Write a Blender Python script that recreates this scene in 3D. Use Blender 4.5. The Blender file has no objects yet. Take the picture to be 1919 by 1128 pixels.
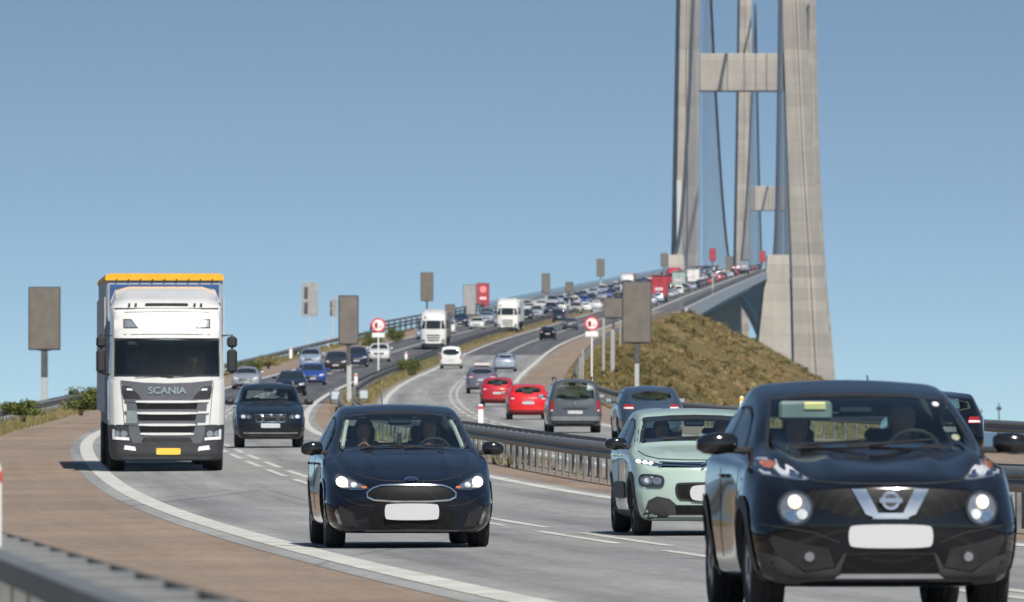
import bpy, bmesh, math, random
from mathutils import Vector, Matrix
from mathutils.bvhtree import BVHTree
import numpy as np
random.seed(7); RNG = np.random.default_rng(7)
SC = bpy.context.scene
COL = SC.collection
PI = math.pi
# ------------------------------------------------------------------ camera, sky, sun, exposure
F_PX, CXP, HORIZON, ZC = 16000.0, 959.5, 808.0, 18.0     # long lens; camera 18 m above the sea
cam_d = bpy.data.cameras.new('camera'); cam = bpy.data.objects.new('camera', cam_d); COL.objects.link(cam)
cam_d.sensor_width = 36.0; cam_d.lens = F_PX / 1919.0 * 36.0
cam_d.clip_start = 0.5; cam_d.clip_end = 400000.0
cam.location = (0, 0, ZC)
cam.rotation_euler = (PI / 2 + math.atan((HORIZON - 564.0) / F_PX), 0, 0)
cam_d.dof.use_dof = True; cam_d.dof.focus_distance = 112.0; cam_d.dof.aperture_fstop = 8.5
SC.camera = cam
SUN_AZ, SUN_EL = math.radians(16), math.radians(46)       # sun behind the camera, to its right
world = bpy.data.worlds.new('World'); SC.world = world; world.use_nodes = True
wn = world.node_tree; wn.nodes.clear()
sky = wn.nodes.new('ShaderNodeTexSky'); sky.sky_type = 'NISHITA'; sky.sun_disc = False
sky.sun_elevation = SUN_EL; sky.sun_rotation = PI - SUN_AZ
sky.altitude = 0; sky.air_density = 1.0; sky.dust_density = 0.4; sky.ozone_density = 0.5
bg = wn.nodes.new('ShaderNodeBackground'); bg.inputs[1].default_value = 0.09
wo = wn.nodes.new('ShaderNodeOutputWorld')
# clear sea air: the deep blue starts low over the horizon, so elevations are stretched before the sky lookup
tcw = wn.nodes.new('ShaderNodeTexCoord'); sxw = wn.nodes.new('ShaderNodeSeparateXYZ'); wn.links.new(tcw.outputs['Generated'], sxw.inputs[0])
maw = wn.nodes.new('ShaderNodeMath'); maw.operation = 'MULTIPLY_ADD'; maw.inputs[1].default_value = 5.2; maw.inputs[2].default_value = 0.12; wn.links.new(sxw.outputs[2], maw.inputs[0])
cbw = wn.nodes.new('ShaderNodeCombineXYZ'); wn.links.new(sxw.outputs[0], cbw.inputs[0]); wn.links.new(sxw.outputs[1], cbw.inputs[1]); wn.links.new(maw.outputs[0], cbw.inputs[2])
vnw = wn.nodes.new('ShaderNodeVectorMath'); vnw.operation = 'NORMALIZE'; wn.links.new(cbw.outputs[0], vnw.inputs[0]); wn.links.new(vnw.outputs[0], sky.inputs[0])
tnw = wn.nodes.new('ShaderNodeMix'); tnw.data_type = 'RGBA'; tnw.blend_type = 'MULTIPLY'; tnw.inputs[0].default_value = 1.0; tnw.inputs[7].default_value = (.905, .99, .95, 1)
wn.links.new(sky.outputs[0], tnw.inputs[6]); wn.links.new(tnw.outputs[2], bg.inputs[0]); wn.links.new(bg.outputs[0], wo.inputs[0])
sun_d = bpy.data.lights.new('sun', 'SUN'); sun = bpy.data.objects.new('sun', sun_d); COL.objects.link(sun)
sun_d.energy = 4.3; sun_d.angle = math.radians(0.53); sun_d.color = (1.0, 0.955, 0.88)
sdir = Vector((math.sin(SUN_AZ) * math.cos(SUN_EL), -math.cos(SUN_AZ) * math.cos(SUN_EL), math.sin(SUN_EL)))
sun.rotation_euler = sdir.to_track_quat('Z', 'Y').to_euler(); sun.location = (60, -60, 120)
SC.view_settings.view_transform = 'Standard'; SC.view_settings.look = 'None'
SC.view_settings.exposure = 0.42; SC.view_settings.gamma = 1.0
SC.cycles.use_denoising = True
SC.cycles.max_bounces = 8; SC.cycles.transparent_max_bounces = 16
SC.cycles.volume_bounces = 0; SC.cycles.caustics_reflective = False; SC.cycles.caustics_refractive = False

# ------------------------------------------------------------------ helpers
def tag(o, label=None, cat=None, group=None, kind=None):
    if label: o['label'] = label
    if cat: o['category'] = cat
    if group: o['group'] = group
    if kind: o['kind'] = kind
    return o
def empty(name, loc=(0, 0, 0), rot=(0, 0, 0)):
    o = bpy.data.objects.new(name, None); COL.objects.link(o)
    o.location = loc; o.rotation_euler = rot; o.empty_display_size = 0.2
    return o
def mesh_obj(name, verts, faces, mat=None, parent=None, smooth=None, uv=None):
    me = bpy.data.meshes.new(name); me.from_pydata(verts, [], faces)
    if uv is not None:
        l = me.uv_layers.new(name='UVMap'); vi = np.zeros(len(me.loops), dtype=np.int32)
        me.loops.foreach_get('vertex_index', vi); l.data.foreach_set('uv', np.asarray(uv, dtype=np.float32)[vi].ravel())
    if mat: me.materials.append(mat)
    if smooth is not None:
        me.polygons.foreach_set('use_smooth', [True] * len(me.polygons))
        if smooth < 179: me.set_sharp_from_angle(angle=math.radians(smooth))
    me.update()
    o = bpy.data.objects.new(name, me); COL.objects.link(o); o.parent = parent
    return o
def link_copy(o, parent=None):
    c = o.copy(); COL.objects.link(c); c.parent = parent
    for ch in o.children: link_copy(ch, c)
    return c
class MB:
    def __init__(s): s.v = []; s.f = []
    def add(s, v, f):
        n = len(s.v); s.v += [tuple(p) for p in v]; s.f += [tuple(i + n for i in q) for q in f]; return s
    def box(s, c, d, rz=0.0, bev=0.0):
        x, y, z = d[0] / 2, d[1] / 2, d[2] / 2
        if bev > 0:
            b = min(bev, x * .9, z * .9, y * .9)
            pts = [(sx * X, sy * Y, sz * Z) for (X, Y, Z) in ((x, y - b, z - b), (x - b, y, z - b), (x - b, y - b, z)) for sx in (-1, 1) for sy in (-1, 1) for sz in (-1, 1)]
            bm = bmesh.new(); [bm.verts.new(p) for p in pts]; bmesh.ops.convex_hull(bm, input=bm.verts); bm.verts.ensure_lookup_table(); bm.verts.index_update()
            v = [tuple(q.co) for q in bm.verts]; f = [[q.index for q in t.verts] for t in bm.faces]; bm.free()
        else:
            v = [(sx * x, sy * y, sz * z) for sz in (-1, 1) for sy in (-1, 1) for sx in (-1, 1)]
            f = [(0, 2, 3, 1), (4, 5, 7, 6), (0, 1, 5, 4), (2, 6, 7, 3), (0, 4, 6, 2), (1, 3, 7, 5)]
        ca, sa = math.cos(rz), math.sin(rz)
        return s.add([(c[0] + p[0] * ca - p[1] * sa, c[1] + p[0] * sa + p[1] * ca, c[2] + p[2]) for p in v], f)
    def tube(s, pts, r, n=8, cap=True):
        pts = [Vector(p) for p in pts]; rr = r if isinstance(r, (list, tuple)) else [r] * len(pts); V = []; Fc = []
        for i, p in enumerate(pts):
            d = (pts[min(i + 1, len(pts) - 1)] - pts[max(i - 1, 0)]).normalized()
            a = Vector((0, 0, 1)) if abs(d.z) < .9 else Vector((1, 0, 0)); u = d.cross(a).normalized(); w = d.cross(u)
            for k in range(n):
                t = 2 * PI * k / n; V.append(p + (u * math.cos(t) + w * math.sin(t)) * rr[i])
        for i in range(len(pts) - 1):
            for k in range(n): Fc.append((i * n + k, i * n + (k + 1) % n, (i + 1) * n + (k + 1) % n, (i + 1) * n + k))
        if cap: Fc.append(tuple(range(n))); Fc.append(tuple(range((len(pts) - 1) * n, len(pts) * n))[::-1])
        return s.add(V, Fc)
    def prism(s, poly, y0, y1):      # polygon in (x,z) extruded along y
        n = len(poly); V = [(x, y0, z) for x, z in poly] + [(x, y1, z) for x, z in poly]
        return s.add(V, [tuple(range(n)), tuple(range(n, 2 * n))[::-1]] + [(i, i + n, (i + 1) % n + n, (i + 1) % n) for i in range(n)])
    def prism_x(s, poly, x0, x1):    # polygon in (y,z) extruded along x
        n = len(poly); V = [(x0, y, z) for y, z in poly] + [(x1, y, z) for y, z in poly]
        return s.add(V, [tuple(range(n))[::-1], tuple(range(n, 2 * n))] + [(i, (i + 1) % n, (i + 1) % n + n, i + n) for i in range(n)])
    def lathe_x(s, prof, c, n=24):   # profile (x offset, radius) around the x axis
        V = []; Fc = []; m = len(prof)
        for k in range(n):
            t = 2 * PI * k / n
            V += [(c[0] + a, c[1] + r * math.cos(t), c[2] + r * math.sin(t)) for a, r in prof]
        for k in range(n):
            for j in range(m - 1): Fc.append((k * m + j, k * m + j + 1, (k + 1) % n * m + j + 1, (k + 1) % n * m + j))
        return s.add(V, Fc)
    def build(s, name, mat, parent=None, smooth=None): return mesh_obj(name, s.v, s.f, mat, parent, smooth)

# ------------------------------------------------------------------ materials
MATS = {}
def mat(name, col, rough=.5, metal=0., coat=0., var=.12, scale=6., emit=None, estr=0., spec=.5, bump=0., bscale=40., rvar=.1, col2=None, detail=4., coords='Object'):
    if name in MATS: return MATS[name]
    m = bpy.data.materials.new(name); m.use_nodes = True; nt = m.node_tree; b = nt.nodes['Principled BSDF']
    tc = nt.nodes.new('ShaderNodeTexCoord'); nz = nt.nodes.new('ShaderNodeTexNoise')
    nz.inputs['Scale'].default_value = scale; nz.inputs['Detail'].default_value = detail
    nt.links.new(tc.outputs[coords], nz.inputs['Vector'])
    cr = nt.nodes.new('ShaderNodeValToRGB'); cr.color_ramp.elements[0].position = .3; cr.color_ramp.elements[1].position = .7
    c2 = col2 or tuple(min(1, c * (1 + var)) for c in col); c1 = tuple(c * (1 - var) for c in col) if col2 is None else col
    cr.color_ramp.elements[0].color = (*c1, 1); cr.color_ramp.elements[1].color = (*c2, 1)
    nt.links.new(nz.outputs['Fac'], cr.inputs[0]); nt.links.new(cr.outputs[0], b.inputs['Base Color'])
    mr = nt.nodes.new('ShaderNodeMapRange'); mr.inputs[3].default_value = max(0, rough * (1 - rvar)); mr.inputs[4].default_value = min(1, rough * (1 + rvar))
    nt.links.new(nz.outputs['Fac'], mr.inputs[0]); nt.links.new(mr.outputs[0], b.inputs['Roughness'])
    b.inputs['Metallic'].default_value = metal; b.inputs['Coat Weight'].default_value = coat; b.inputs['Coat Roughness'].default_value = .04
    b.inputs['Specular IOR Level'].default_value = spec
    if emit: b.inputs['Emission Color'].default_value = (*emit, 1); b.inputs['Emission Strength'].default_value = estr
    if bump:
        n2 = nt.nodes.new('ShaderNodeTexNoise'); n2.inputs['Scale'].default_value = bscale; n2.inputs['Detail'].default_value = 3
        nt.links.new(tc.outputs[coords], n2.inputs['Vector'])
        bp = nt.nodes.new('ShaderNodeBump'); bp.inputs['Strength'].default_value = bump; bp.inputs['Distance'].default_value = .02
        nt.links.new(n2.outputs['Fac'], bp.inputs['Height']); nt.links.new(bp.outputs[0], b.inputs['Normal'])
    MATS[name] = m; return m
def paint(name, col, metal=.15, rough=.32): return mat('paint_' + name, col, rough, metal, coat=.8, var=.06, scale=1.6, rvar=.25, spec=.5 if max(col) > .03 else .15)
def glass_mat(name, tint, fr=1.5, rough=.02):
    m = bpy.data.materials.new(name); m.use_nodes = True; nt = m.node_tree; nt.nodes.clear()
    o = nt.nodes.new('ShaderNodeOutputMaterial'); mx = nt.nodes.new('ShaderNodeMixShader'); t = nt.nodes.new('ShaderNodeBsdfTransparent'); g = nt.nodes.new('ShaderNodeBsdfGlossy')
    lw = nt.nodes.new('ShaderNodeLayerWeight'); lw.inputs[0].default_value = .5; f = nt.nodes.new('ShaderNodeMath'); f.operation = 'POWER'; f.inputs[1].default_value = 4.5; nt.links.new(lw.outputs['Facing'], f.inputs[0])
    tc = nt.nodes.new('ShaderNodeTexCoord'); nz = nt.nodes.new('ShaderNodeTexNoise'); nz.inputs['Scale'].default_value = 3
    mr = nt.nodes.new('ShaderNodeMapRange'); mr.inputs[3].default_value = rough; mr.inputs[4].default_value = rough * 2.5
    nt.links.new(tc.outputs['Object'], nz.inputs[0]); nt.links.new(nz.outputs[0], mr.inputs[0]); nt.links.new(mr.outputs[0], g.inputs['Roughness'])
    t.inputs[0].default_value = (*tint, 1); ad = nt.nodes.new('ShaderNodeMath'); ad.operation = 'ADD'; ad.inputs[1].default_value = .06; ad.use_clamp = True; nt.links.new(f.outputs[0], ad.inputs[0]); nt.links.new(ad.outputs[0], mx.inputs[0]); nt.links.new(t.outputs[0], mx.inputs[1]); nt.links.new(g.outputs[0], mx.inputs[2]); nt.links.new(mx.outputs[0], o.inputs[0])
    return m
GLASS = glass_mat('clear_tinted_glass', (.84, .95, .91)); GLASS_SIDE = glass_mat('side_glass', (.66, .74, .73)); LENS = glass_mat('lens_glass', (.95, .96, .97))
DARKGLASS = mat('dark_glass', (.012, .018, .022), .06, 0, 0, .3, 2.)
BLACK = mat('black_plastic', (.018, .018, .019), .5, var=.25, scale=9); GLOSSB = mat('gloss_black', (.008, .008, .009), .12, coat=.5)
TRIM = mat('grey_plastic', (.036, .036, .038), .6, var=.2, scale=9); RUBBER = mat('rubber', (.016, .016, .017), .85, var=.3, scale=14)
CHROME = mat('chrome', (.75, .76, .78), .12, 1., var=.05); SILVER = mat('silver_plastic', (.42, .43, .45), .35, .6, var=.08); ALLOY = mat('alloy', (.36, .37, .39), .35, .8, var=.1)
REFLECT = mat('lamp_reflector', (.40, .41, .43), .22, .7, var=.2, scale=25); LAMPDARK = mat('lamp_housing', (.05, .05, .055), .25, .2, var=.3)
LAMPRED = mat('red_lamp', (.34, .012, .014), .2, coat=.6, var=.3, scale=18); LAMPAMB = mat('amber_lamp', (.75, .2, .05), .25, coat=.5, var=.15, scale=20); LAMPWHITE = mat('white_lamp', (.75, .75, .76), .25, coat=.5, var=.15, scale=20)
LIT = mat('lit_bulb', (1, .93, .8), .3, emit=(1, .86, .66), estr=4.); LITW = mat('lit_led', (1, 1, 1), .3, emit=(1, .98, .93), estr=5.); LITD = mat('lit_bulb_dim', (1, .9, .75), .3, emit=(1, .74, .4), estr=.75)
PLATE = mat('blank_plate', (.48, .48, .49), .4, var=.02); PLATE_Y = mat('yellow_plate', (.78, .52, .07), .45, var=.08, scale=12)
SEAT = mat('seat_cloth', (.06, .062, .068), .85, var=.25, scale=12); DASH = mat('dashboard', (.022, .023, .025), .7, var=.2, scale=8); HEADLINER = mat('headliner', (.42, .42, .39), .9, var=.08)
STEEL = mat('galvanised_steel', (.17, .175, .175), .55, .3, var=.22, scale=5, coords='Object'); STEELD = mat('dark_steel', (.075, .08, .085), .6, .2, var=.3, scale=4)
POSTG = mat('sign_post_paint', (.40, .41, .41), .5, .1, var=.08); WHITEP = mat('white_plastic_post', (.74, .74, .72), .5, var=.06); REDP = mat('red_reflector', (.55, .05, .04), .45, var=.1)
LINE = mat('road_line_paint', (.36, .345, .31), .8, scale=2.6, col2=(.62, .60, .54), detail=9)
# ------------------------------------------------------------------ road alignment (metres; Y runs away from the camera)
def spl(xk, yk):
    xk = np.array(xk, float); yk = np.array(yk, float); n = len(xk); h = np.diff(xk); A = np.zeros((n, n)); b = np.zeros(n); A[0, 0] = A[-1, -1] = 1
    for i in range(1, n - 1):
        A[i, i - 1] = h[i - 1]; A[i, i] = 2 * (h[i - 1] + h[i]); A[i, i + 1] = h[i]; b[i] = 3 * ((yk[i + 1] - yk[i]) / h[i] - (yk[i] - yk[i - 1]) / h[i - 1])
    c = np.linalg.solve(A, b)
    def f(x):
        x = np.asarray(x, float); j = np.clip(np.searchsorted(xk, x) - 1, 0, n - 2); d = x - xk[j]
        bb = (yk[j + 1] - yk[j]) / h[j] - h[j] * (2 * c[j] + c[j + 1]) / 3; dd = (c[j + 1] - c[j]) / (3 * h[j])
        return yk[j] + bb * d + c[j] * d * d + dd * d ** 3
    return f
KN = [-60, 20, 60, 100, 150, 210, 280, 360, 460, 580, 720, 880, 1100, 1500, 2300, 3000, 3780, 4600, 5400]
XK = [20.6, 13.427, 9.811, 6.504, 2.788, -0.926, -4.318, -6.87, -8.695, -9.215, -7.604, -4.43, 4.411, 20.485, 52.634, 80.764, 112.1, 145.06, 177.2]
ZK = [-.95, -1.10, -1.194, -1.20, -1.045, -0.60, -0.145, 0.46, 1.555, 3.21, 5.606, 8.88, 14.0, 23.4, 42.0, 56.5, 62.5, 56.5, 40.0]
cx_ = spl(KN, XK); cz_ = spl(KN, ZK)
MED, LW = 1.855, 7.6
def cxy(Y): return float(cx_(Y)), float(cz_(Y)) + ZC
def slope(Y): return float((cx_(Y + 1) - cx_(Y - 1)) / 2), float((cz_(Y + 1) - cz_(Y - 1)) / 2)
def fall(o):
    a = max(0, min(abs(o), 13) - MED); return a * (-.007 if o < 0 else .0075)
def rp(o, Y, dz=0.0):
    x, z = cxy(Y); return (x + o, Y, z + fall(o) + dz)
def road_y_at(o, py):            # distance at which the road surface at offset o appears at photo row py
    lo, hi = 30.0, 2600.0
    g = lambda Y: HORIZON - F_PX * (rp(o, Y)[2] - ZC) / Y
    for _ in range(60):
        m = (lo + hi) / 2
        if g(m) > py: lo = m
        else: hi = m
    return lo
def px_x(px, Y): return (px - CXP) / F_PX * Y
ABUT = 1250.0
YS_N = [-60 + 4 * i for i in range(61)]; YS_F = [184 + 8 * i for i in range(135)]
def yrange(a, b, step): n = max(1, int(round((b - a) / step))); return [a + (b - a) * i / n for i in range(n + 1)]
def ysamp(a, b):
    out = [a]; y = a
    while y < b - .5:
        y += max(2.5, min(14, abs(y) * .025)); out.append(min(y, b))
    return out
def strip(name, offs, ys, dz, mt, parent=None):
    V = []; U = []; Fc = []; n = len(offs)
    for y in ys:
        for o in offs: V.append(rp(o, y, dz)); U.append((o, y))
    for i in range(len(ys) - 1):
        for j in range(n - 1): Fc.append((i * n + j, i * n + j + 1, (i + 1) * n + j + 1, (i + 1) * n + j))
    return mesh_obj(name, V, Fc, mt, parent, 180, uv=U)
# ------------------------------------------------------------------ setting materials
def ramp(nt, fac, stops):
    cr = nt.nodes.new('ShaderNodeValToRGB'); e = cr.color_ramp.elements
    while len(e) < len(stops): e.new(.5)
    for k, (p, c) in enumerate(stops): e[k].position = p; e[k].color = (*c, 1)
    nt.links.new(fac, cr.inputs[0]); return cr.outputs[0]
def noise(nt, vec, scale, detail=4, rough=.55):
    n = nt.nodes.new('ShaderNodeTexNoise'); n.inputs['Scale'].default_value = scale; n.inputs['Detail'].default_value = detail; n.inputs['Roughness'].default_value = rough
    nt.links.new(vec, n.inputs['Vector']); return n.outputs['Fac']
def mixc(nt, a, b, fac, mode='MIX'):
    m = nt.nodes.new('ShaderNodeMix'); m.data_type = 'RGBA'; m.blend_type = mode
    for s, v in ((0, fac), (6, a), (7, b)):
        if isinstance(v, (int, float)): m.inputs[s].default_value = v
        elif isinstance(v, tuple): m.inputs[s].default_value = (*v, 1)
        else: nt.links.new(v, m.inputs[s])
    return m.outputs[2]
def asphalt(name, base, streak=.34, scale=1.0, cracks=True):
    m = bpy.data.materials.new(name); m.use_nodes = True; nt = m.node_tree; b = nt.nodes['Principled BSDF']
    uv = nt.nodes.new('ShaderNodeUVMap'); mp = nt.nodes.new('ShaderNodeMapping'); nt.links.new(uv.outputs[0], mp.inputs[0]); mp.inputs['Scale'].default_value = (1.3, .03, 1)
    tc = nt.nodes.new('ShaderNodeTexCoord')
    st = noise(nt, mp.outputs[0], 1.0, 5, .6); blot = noise(nt, tc.outputs['Object'], .16, 5, .6); fine = noise(nt, tc.outputs['Object'], 38, 2, .7)
    mp2 = nt.nodes.new('ShaderNodeMapping'); nt.links.new(uv.outputs[0], mp2.inputs[0]); mp2.inputs['Scale'].default_value = (.25, .06, 1)
    pat = noise(nt, mp2.outputs[0], 1.0, 3, .5)
    c = ramp(nt, st, [(.28, tuple(v * (1 - streak) for v in base)), (.5, base), (.75, tuple(v * (1 + streak * .6) for v in base))])
    c = mixc(nt, c, ramp(nt, blot, [(.3, (.82, .82, .84)), (.7, (1.12, 1.11, 1.08))]), .8, 'MULTIPLY')
    c = mixc(nt, c, ramp(nt, pat, [(.42, (.9, .9, .92)), (.6, (1.06, 1.06, 1.05))]), .8, 'MULTIPLY')
    mid = noise(nt, tc.outputs['Object'], 7.5, 3, .7); c = mixc(nt, c, ramp(nt, mid, [(.3, (.70, .70, .70)), (.7, (1.28, 1.28, 1.27))]), .9, 'MULTIPLY')
    sp_ = nt.nodes.new('ShaderNodeSeparateXYZ'); nt.links.new(uv.outputs[0], sp_.inputs[0]); last = sp_.outputs[0]      # darker wheel paths along each lane
    for op, v in (('ABSOLUTE', 0), ('SUBTRACT', MED + .95), ('MULTIPLY', 2 * PI / 1.9), ('COSINE', 0), ('MULTIPLY_ADD', .5)):
        q = nt.nodes.new('ShaderNodeMath'); q.operation = op; nt.links.new(last, q.inputs[0]); q.inputs[1].default_value = v
        if op == 'MULTIPLY_ADD': q.inputs[2].default_value = .5
        last = q.outputs[0]
    if cracks: c = mixc(nt, c, ramp(nt, last, [(.2, (1.05, 1.05, 1.04)), (.9, (.90, .90, .91))]), 1.0, 'MULTIPLY')
    c = mixc(nt, c, ramp(nt, fine, [(.25, (.62, .62, .62)), (.75, (1.38, 1.37, 1.35))]), .75, 'MULTIPLY')
    # cracks: thin dark irregular lines across and along the lanes
    vo = nt.nodes.new('ShaderNodeTexVoronoi'); vo.feature = 'DISTANCE_TO_EDGE'; vo.inputs['Scale'].default_value = 1.0
    mp3 = nt.nodes.new('ShaderNodeMapping'); nt.links.new(uv.outputs[0], mp3.inputs[0]); mp3.inputs['Scale'].default_value = (.16, .045, 1); nt.links.new(mp3.outputs[0], vo.inputs['Vector'])
    if cracks: c = mixc(nt, c, ramp(nt, vo.outputs['Distance'], [(.0, (.55, .55, .56)), (.008, (1, 1, 1))]), .8, 'MULTIPLY')
    nt.links.new(c, b.inputs['Base Color']); b.inputs['Roughness'].default_value = .88; b.inputs['Specular IOR Level'].default_value = .25
    bp = nt.nodes.new('ShaderNodeBump'); bp.inputs['Strength'].default_value = .25; bp.inputs['Distance'].default_value = .01; nt.links.new(fine, bp.inputs['Height']); nt.links.new(bp.outputs[0], b.inputs['Normal'])
    return m
ASPH_L = asphalt('asphalt_light', (.262, .26, .254)); ASPH_D = asphalt('asphalt_dark', (.105, .105, .115)); ASPH_B = asphalt('asphalt_shoulder_brown', (.258, .196, .149), .14, cracks=False)
ASPH_M = asphalt('asphalt_bridge', (.13, .13, .14))
def ground_mat():
    m = bpy.data.materials.new('dry_grass_ground'); m.use_nodes = True; nt = m.node_tree; b = nt.nodes['Principled BSDF']; tc = nt.nodes.new('ShaderNodeTexCoord'); P = tc.outputs['Object']
    a = ramp(nt, noise(nt, P, .09, 5, .62), [(.3, (.17, .125, .06)), (.45, (.12, .105, .04)), (.55, (.20, .135, .07)), (.7, (.32, .23, .13))])
    f = ramp(nt, noise(nt, P, 2.2, 4, .7), [(.3, (.5, .5, .5)), (.7, (1.45, 1.4, 1.3))])
    nt.links.new(mixc(nt, a, f, .9, 'MULTIPLY'), b.inputs['Base Color']); b.inputs['Roughness'].default_value = .95; b.inputs['Specular IOR Level'].default_value = .1
    bp = nt.nodes.new('ShaderNodeBump'); bp.inputs['Strength'].default_value = .8; bp.inputs['Distance'].default_value = .25; nt.links.new(noise(nt, P, 1.1, 4), bp.inputs['Height']); nt.links.new(bp.outputs[0], b.inputs['Normal'])
    return m
GROUND = ground_mat()
def concrete(name, base, lift=4.0, lo=.87):
    m = bpy.data.materials.new(name); m.use_nodes = True; nt = m.node_tree; b = nt.nodes['Principled BSDF']; tc = nt.nodes.new('ShaderNodeTexCoord'); P = tc.outputs['Object']
    sx = nt.nodes.new('ShaderNodeSeparateXYZ'); nt.links.new(P, sx.inputs[0])
    dv = nt.nodes.new('ShaderNodeMath'); dv.operation = 'DIVIDE'; dv.inputs[1].default_value = lift; nt.links.new(sx.outputs[2], dv.inputs[0])
    fl = nt.nodes.new('ShaderNodeMath'); fl.operation = 'FLOOR'; nt.links.new(dv.outputs[0], fl.inputs[0]); fr = nt.nodes.new('ShaderNodeMath'); fr.operation = 'FRACT'; nt.links.new(dv.outputs[0], fr.inputs[0])
    wn_ = nt.nodes.new('ShaderNodeTexWhiteNoise'); wn_.noise_dimensions = '1D'; nt.links.new(fl.outputs[0], wn_.inputs['W'])
    c = ramp(nt, wn_.outputs['Value'], [(0, tuple(v * lo for v in base)), (1, tuple(v * 1.12 for v in base))])
    c = mixc(nt, c, ramp(nt, fr.outputs[0], [(0, (.74, .74, .74)), (.05, (1, 1, 1)), (.96, (1, 1, 1)), (1, (.82, .82, .82))]), .85, 'MULTIPLY')
    mp = nt.nodes.new('ShaderNodeMapping'); nt.links.new(P, mp.inputs[0]); mp.inputs['Scale'].default_value = (1, 1, .12)
    c = mixc(nt, c, ramp(nt, noise(nt, mp.outputs[0], .45, 5, .65), [(.3, (.84, .83, .82)), (.6, (1.06, 1.05, 1.04))]), .75, 'MULTIPLY')
    c = mixc(nt, c, ramp(nt, noise(nt, P, .12, 4, .6), [(.3, (.85, .84, .84)), (.7, (1.08, 1.08, 1.06))]), .7, 'MULTIPLY')
    nt.links.new(c, b.inputs['Base Color']); b.inputs['Roughness'].default_value = .85; b.inputs['Specular IOR Level'].default_value = .2
    return m
CONC = concrete('pylon_concrete', (.345, .315, .28)); CONC2 = concrete('pier_concrete', (.40, .37, .325), 5.0, .92); GIRD = mat('girder_steel_paint', (.42, .435, .44), .5, .0, var=.12, scale=.3, detail=6)
CABLE = mat('cable_steel', (.055, .065, .08), .6, .2, var=.15, scale=.5); HANG = mat('hanger_steel', (.10, .125, .16), .6, .1, var=.1, scale=.5)
# ------------------------------------------------------------------ ground, sea
def terrain_z(o, Y):
    x, z = cxy(min(Y, ABUT)); a = abs(o); side = 1 if o > 0 else -1
    flat = 16.0 if o > 0 else (19.0 if Y < 120 else 15.2)
    base = z - .04
    if a < MED: return base + .02
    if a <= 12.6: return base + fall(o) - .03
    t = base + fall(o) - .05 - (a - 12.6) * .03
    if a > flat:
        t2 = t - (a - flat) / 2.08
        t = max(t2, 1.2 - (a - flat) * .004)
    if Y > ABUT - 6: t = min(t, max(base - (Y - ABUT + 6) / 1.7, -2))
    if a > flat: t += (math.sin(Y * .11 + o * .3) * .25 + math.sin(Y * .043 - o * .17 + 1.3) * .45 + math.sin(Y * .3 + o * .9) * .12) * min(1, (a - flat) / 6)
    return t
OFFS = [-420, -250, -150, -100, -75, -60, -50, -42, -36, -31, -27, -24, -21, -19, -17, -15.2, -13.6, -12.6, -9.4, -5, -1.86, 1.86, 5, 9.4, 12.6, 14, 16, 17.5, 19, 21, 23, 25, 27.5, 30, 33, 36, 40, 45, 50, 56, 63, 72, 85, 110, 150, 250, 420]
ys = ysamp(-60, ABUT) + [ABUT + 4 * i for i in range(1, 20)]
V = []; Fc = []; n = len(OFFS)
for y in ys:
    x0 = cxy(y)[0]
    for o in OFFS: V.append((x0 + o, y, terrain_z(o, y)))
for i in range(len(ys) - 1):
    for j in range(n - 1): Fc.append((i * n + j, i * n + j + 1, (i + 1) * n + j + 1, (i + 1) * n + j))
ground = tag(mesh_obj('ground', V, Fc, GROUND, None, 180), kind='structure')
seam = mat('sea_water', (.035, .075, .10), .18, 0, 0, .3, .02, bump=.6, bscale=.25)
tag(mesh_obj('sea', [(-250000, -200, 0), (250000, -200, 0), (250000, 250000, 0), (-250000, 250000, 0)], [(0, 1, 2, 3)], seam), kind='structure')
# ------------------------------------------------------------------ carriageways
INN, OUT = MED - .45, MED + LW + .45
def S(t): return tag(t, kind='structure')
JO, JC = 452.0, 792.0      # where the darker surfacing begins on each carriageway
def lanes(a, b, k): return [a + (b - a) * i / k for i in range(k + 1)]
road_on = S(strip('road', lanes(-OUT, -INN, 8), ysamp(-55, JO), 0, ASPH_L)); tag(strip('road_surface', lanes(-OUT, -INN, 8), ysamp(JO, ABUT), 0, ASPH_D, road_on))
tag(strip('bridge_surface', lanes(-OUT, -INN, 6), ysamp(ABUT, 5300), 0, ASPH_M, road_on))
road_out = S(strip('road', lanes(INN, OUT, 8), ysamp(60, JC), 0, ASPH_L)); strip('road_surface', lanes(INN, OUT, 8), ysamp(JC, ABUT), 0, ASPH_D, road_out)
strip('bridge_surface', lanes(INN, OUT, 6), ysamp(ABUT, 5300), 0, ASPH_M, road_out)
S(strip('hard_shoulder', lanes(-12.75, -OUT + .002, 4), ysamp(-55, ABUT), -.004, ASPH_B)); S(strip('hard_shoulder', lanes(OUT - .002, 12.75, 4), ysamp(60, ABUT), -.004, ASPH_B))
S(strip('median_strip', lanes(-INN, INN, 4), ysamp(-55, 452), -.006, ASPH_B))
MEDG = mat('dry_median_soil', (.20, .155, .095), .95, var=.35, scale=.7, spec=.1, detail=6)
S(strip('median_verge', lanes(-INN, INN, 4), ysamp(452, ABUT), -.006, MEDG))
def line(o, a, b, w, par): return strip('edge_line', [o - w / 2, o + w / 2], ysamp(a, b), .005, LINE, par)
line(-(MED + LW), -55, 2900, .36, road_on); line(-MED, -55, 2900, .30, road_on); line(MED, 60, 2900, .30, road_out); line(MED + LW, 60, 2900, .36, road_out)
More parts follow.
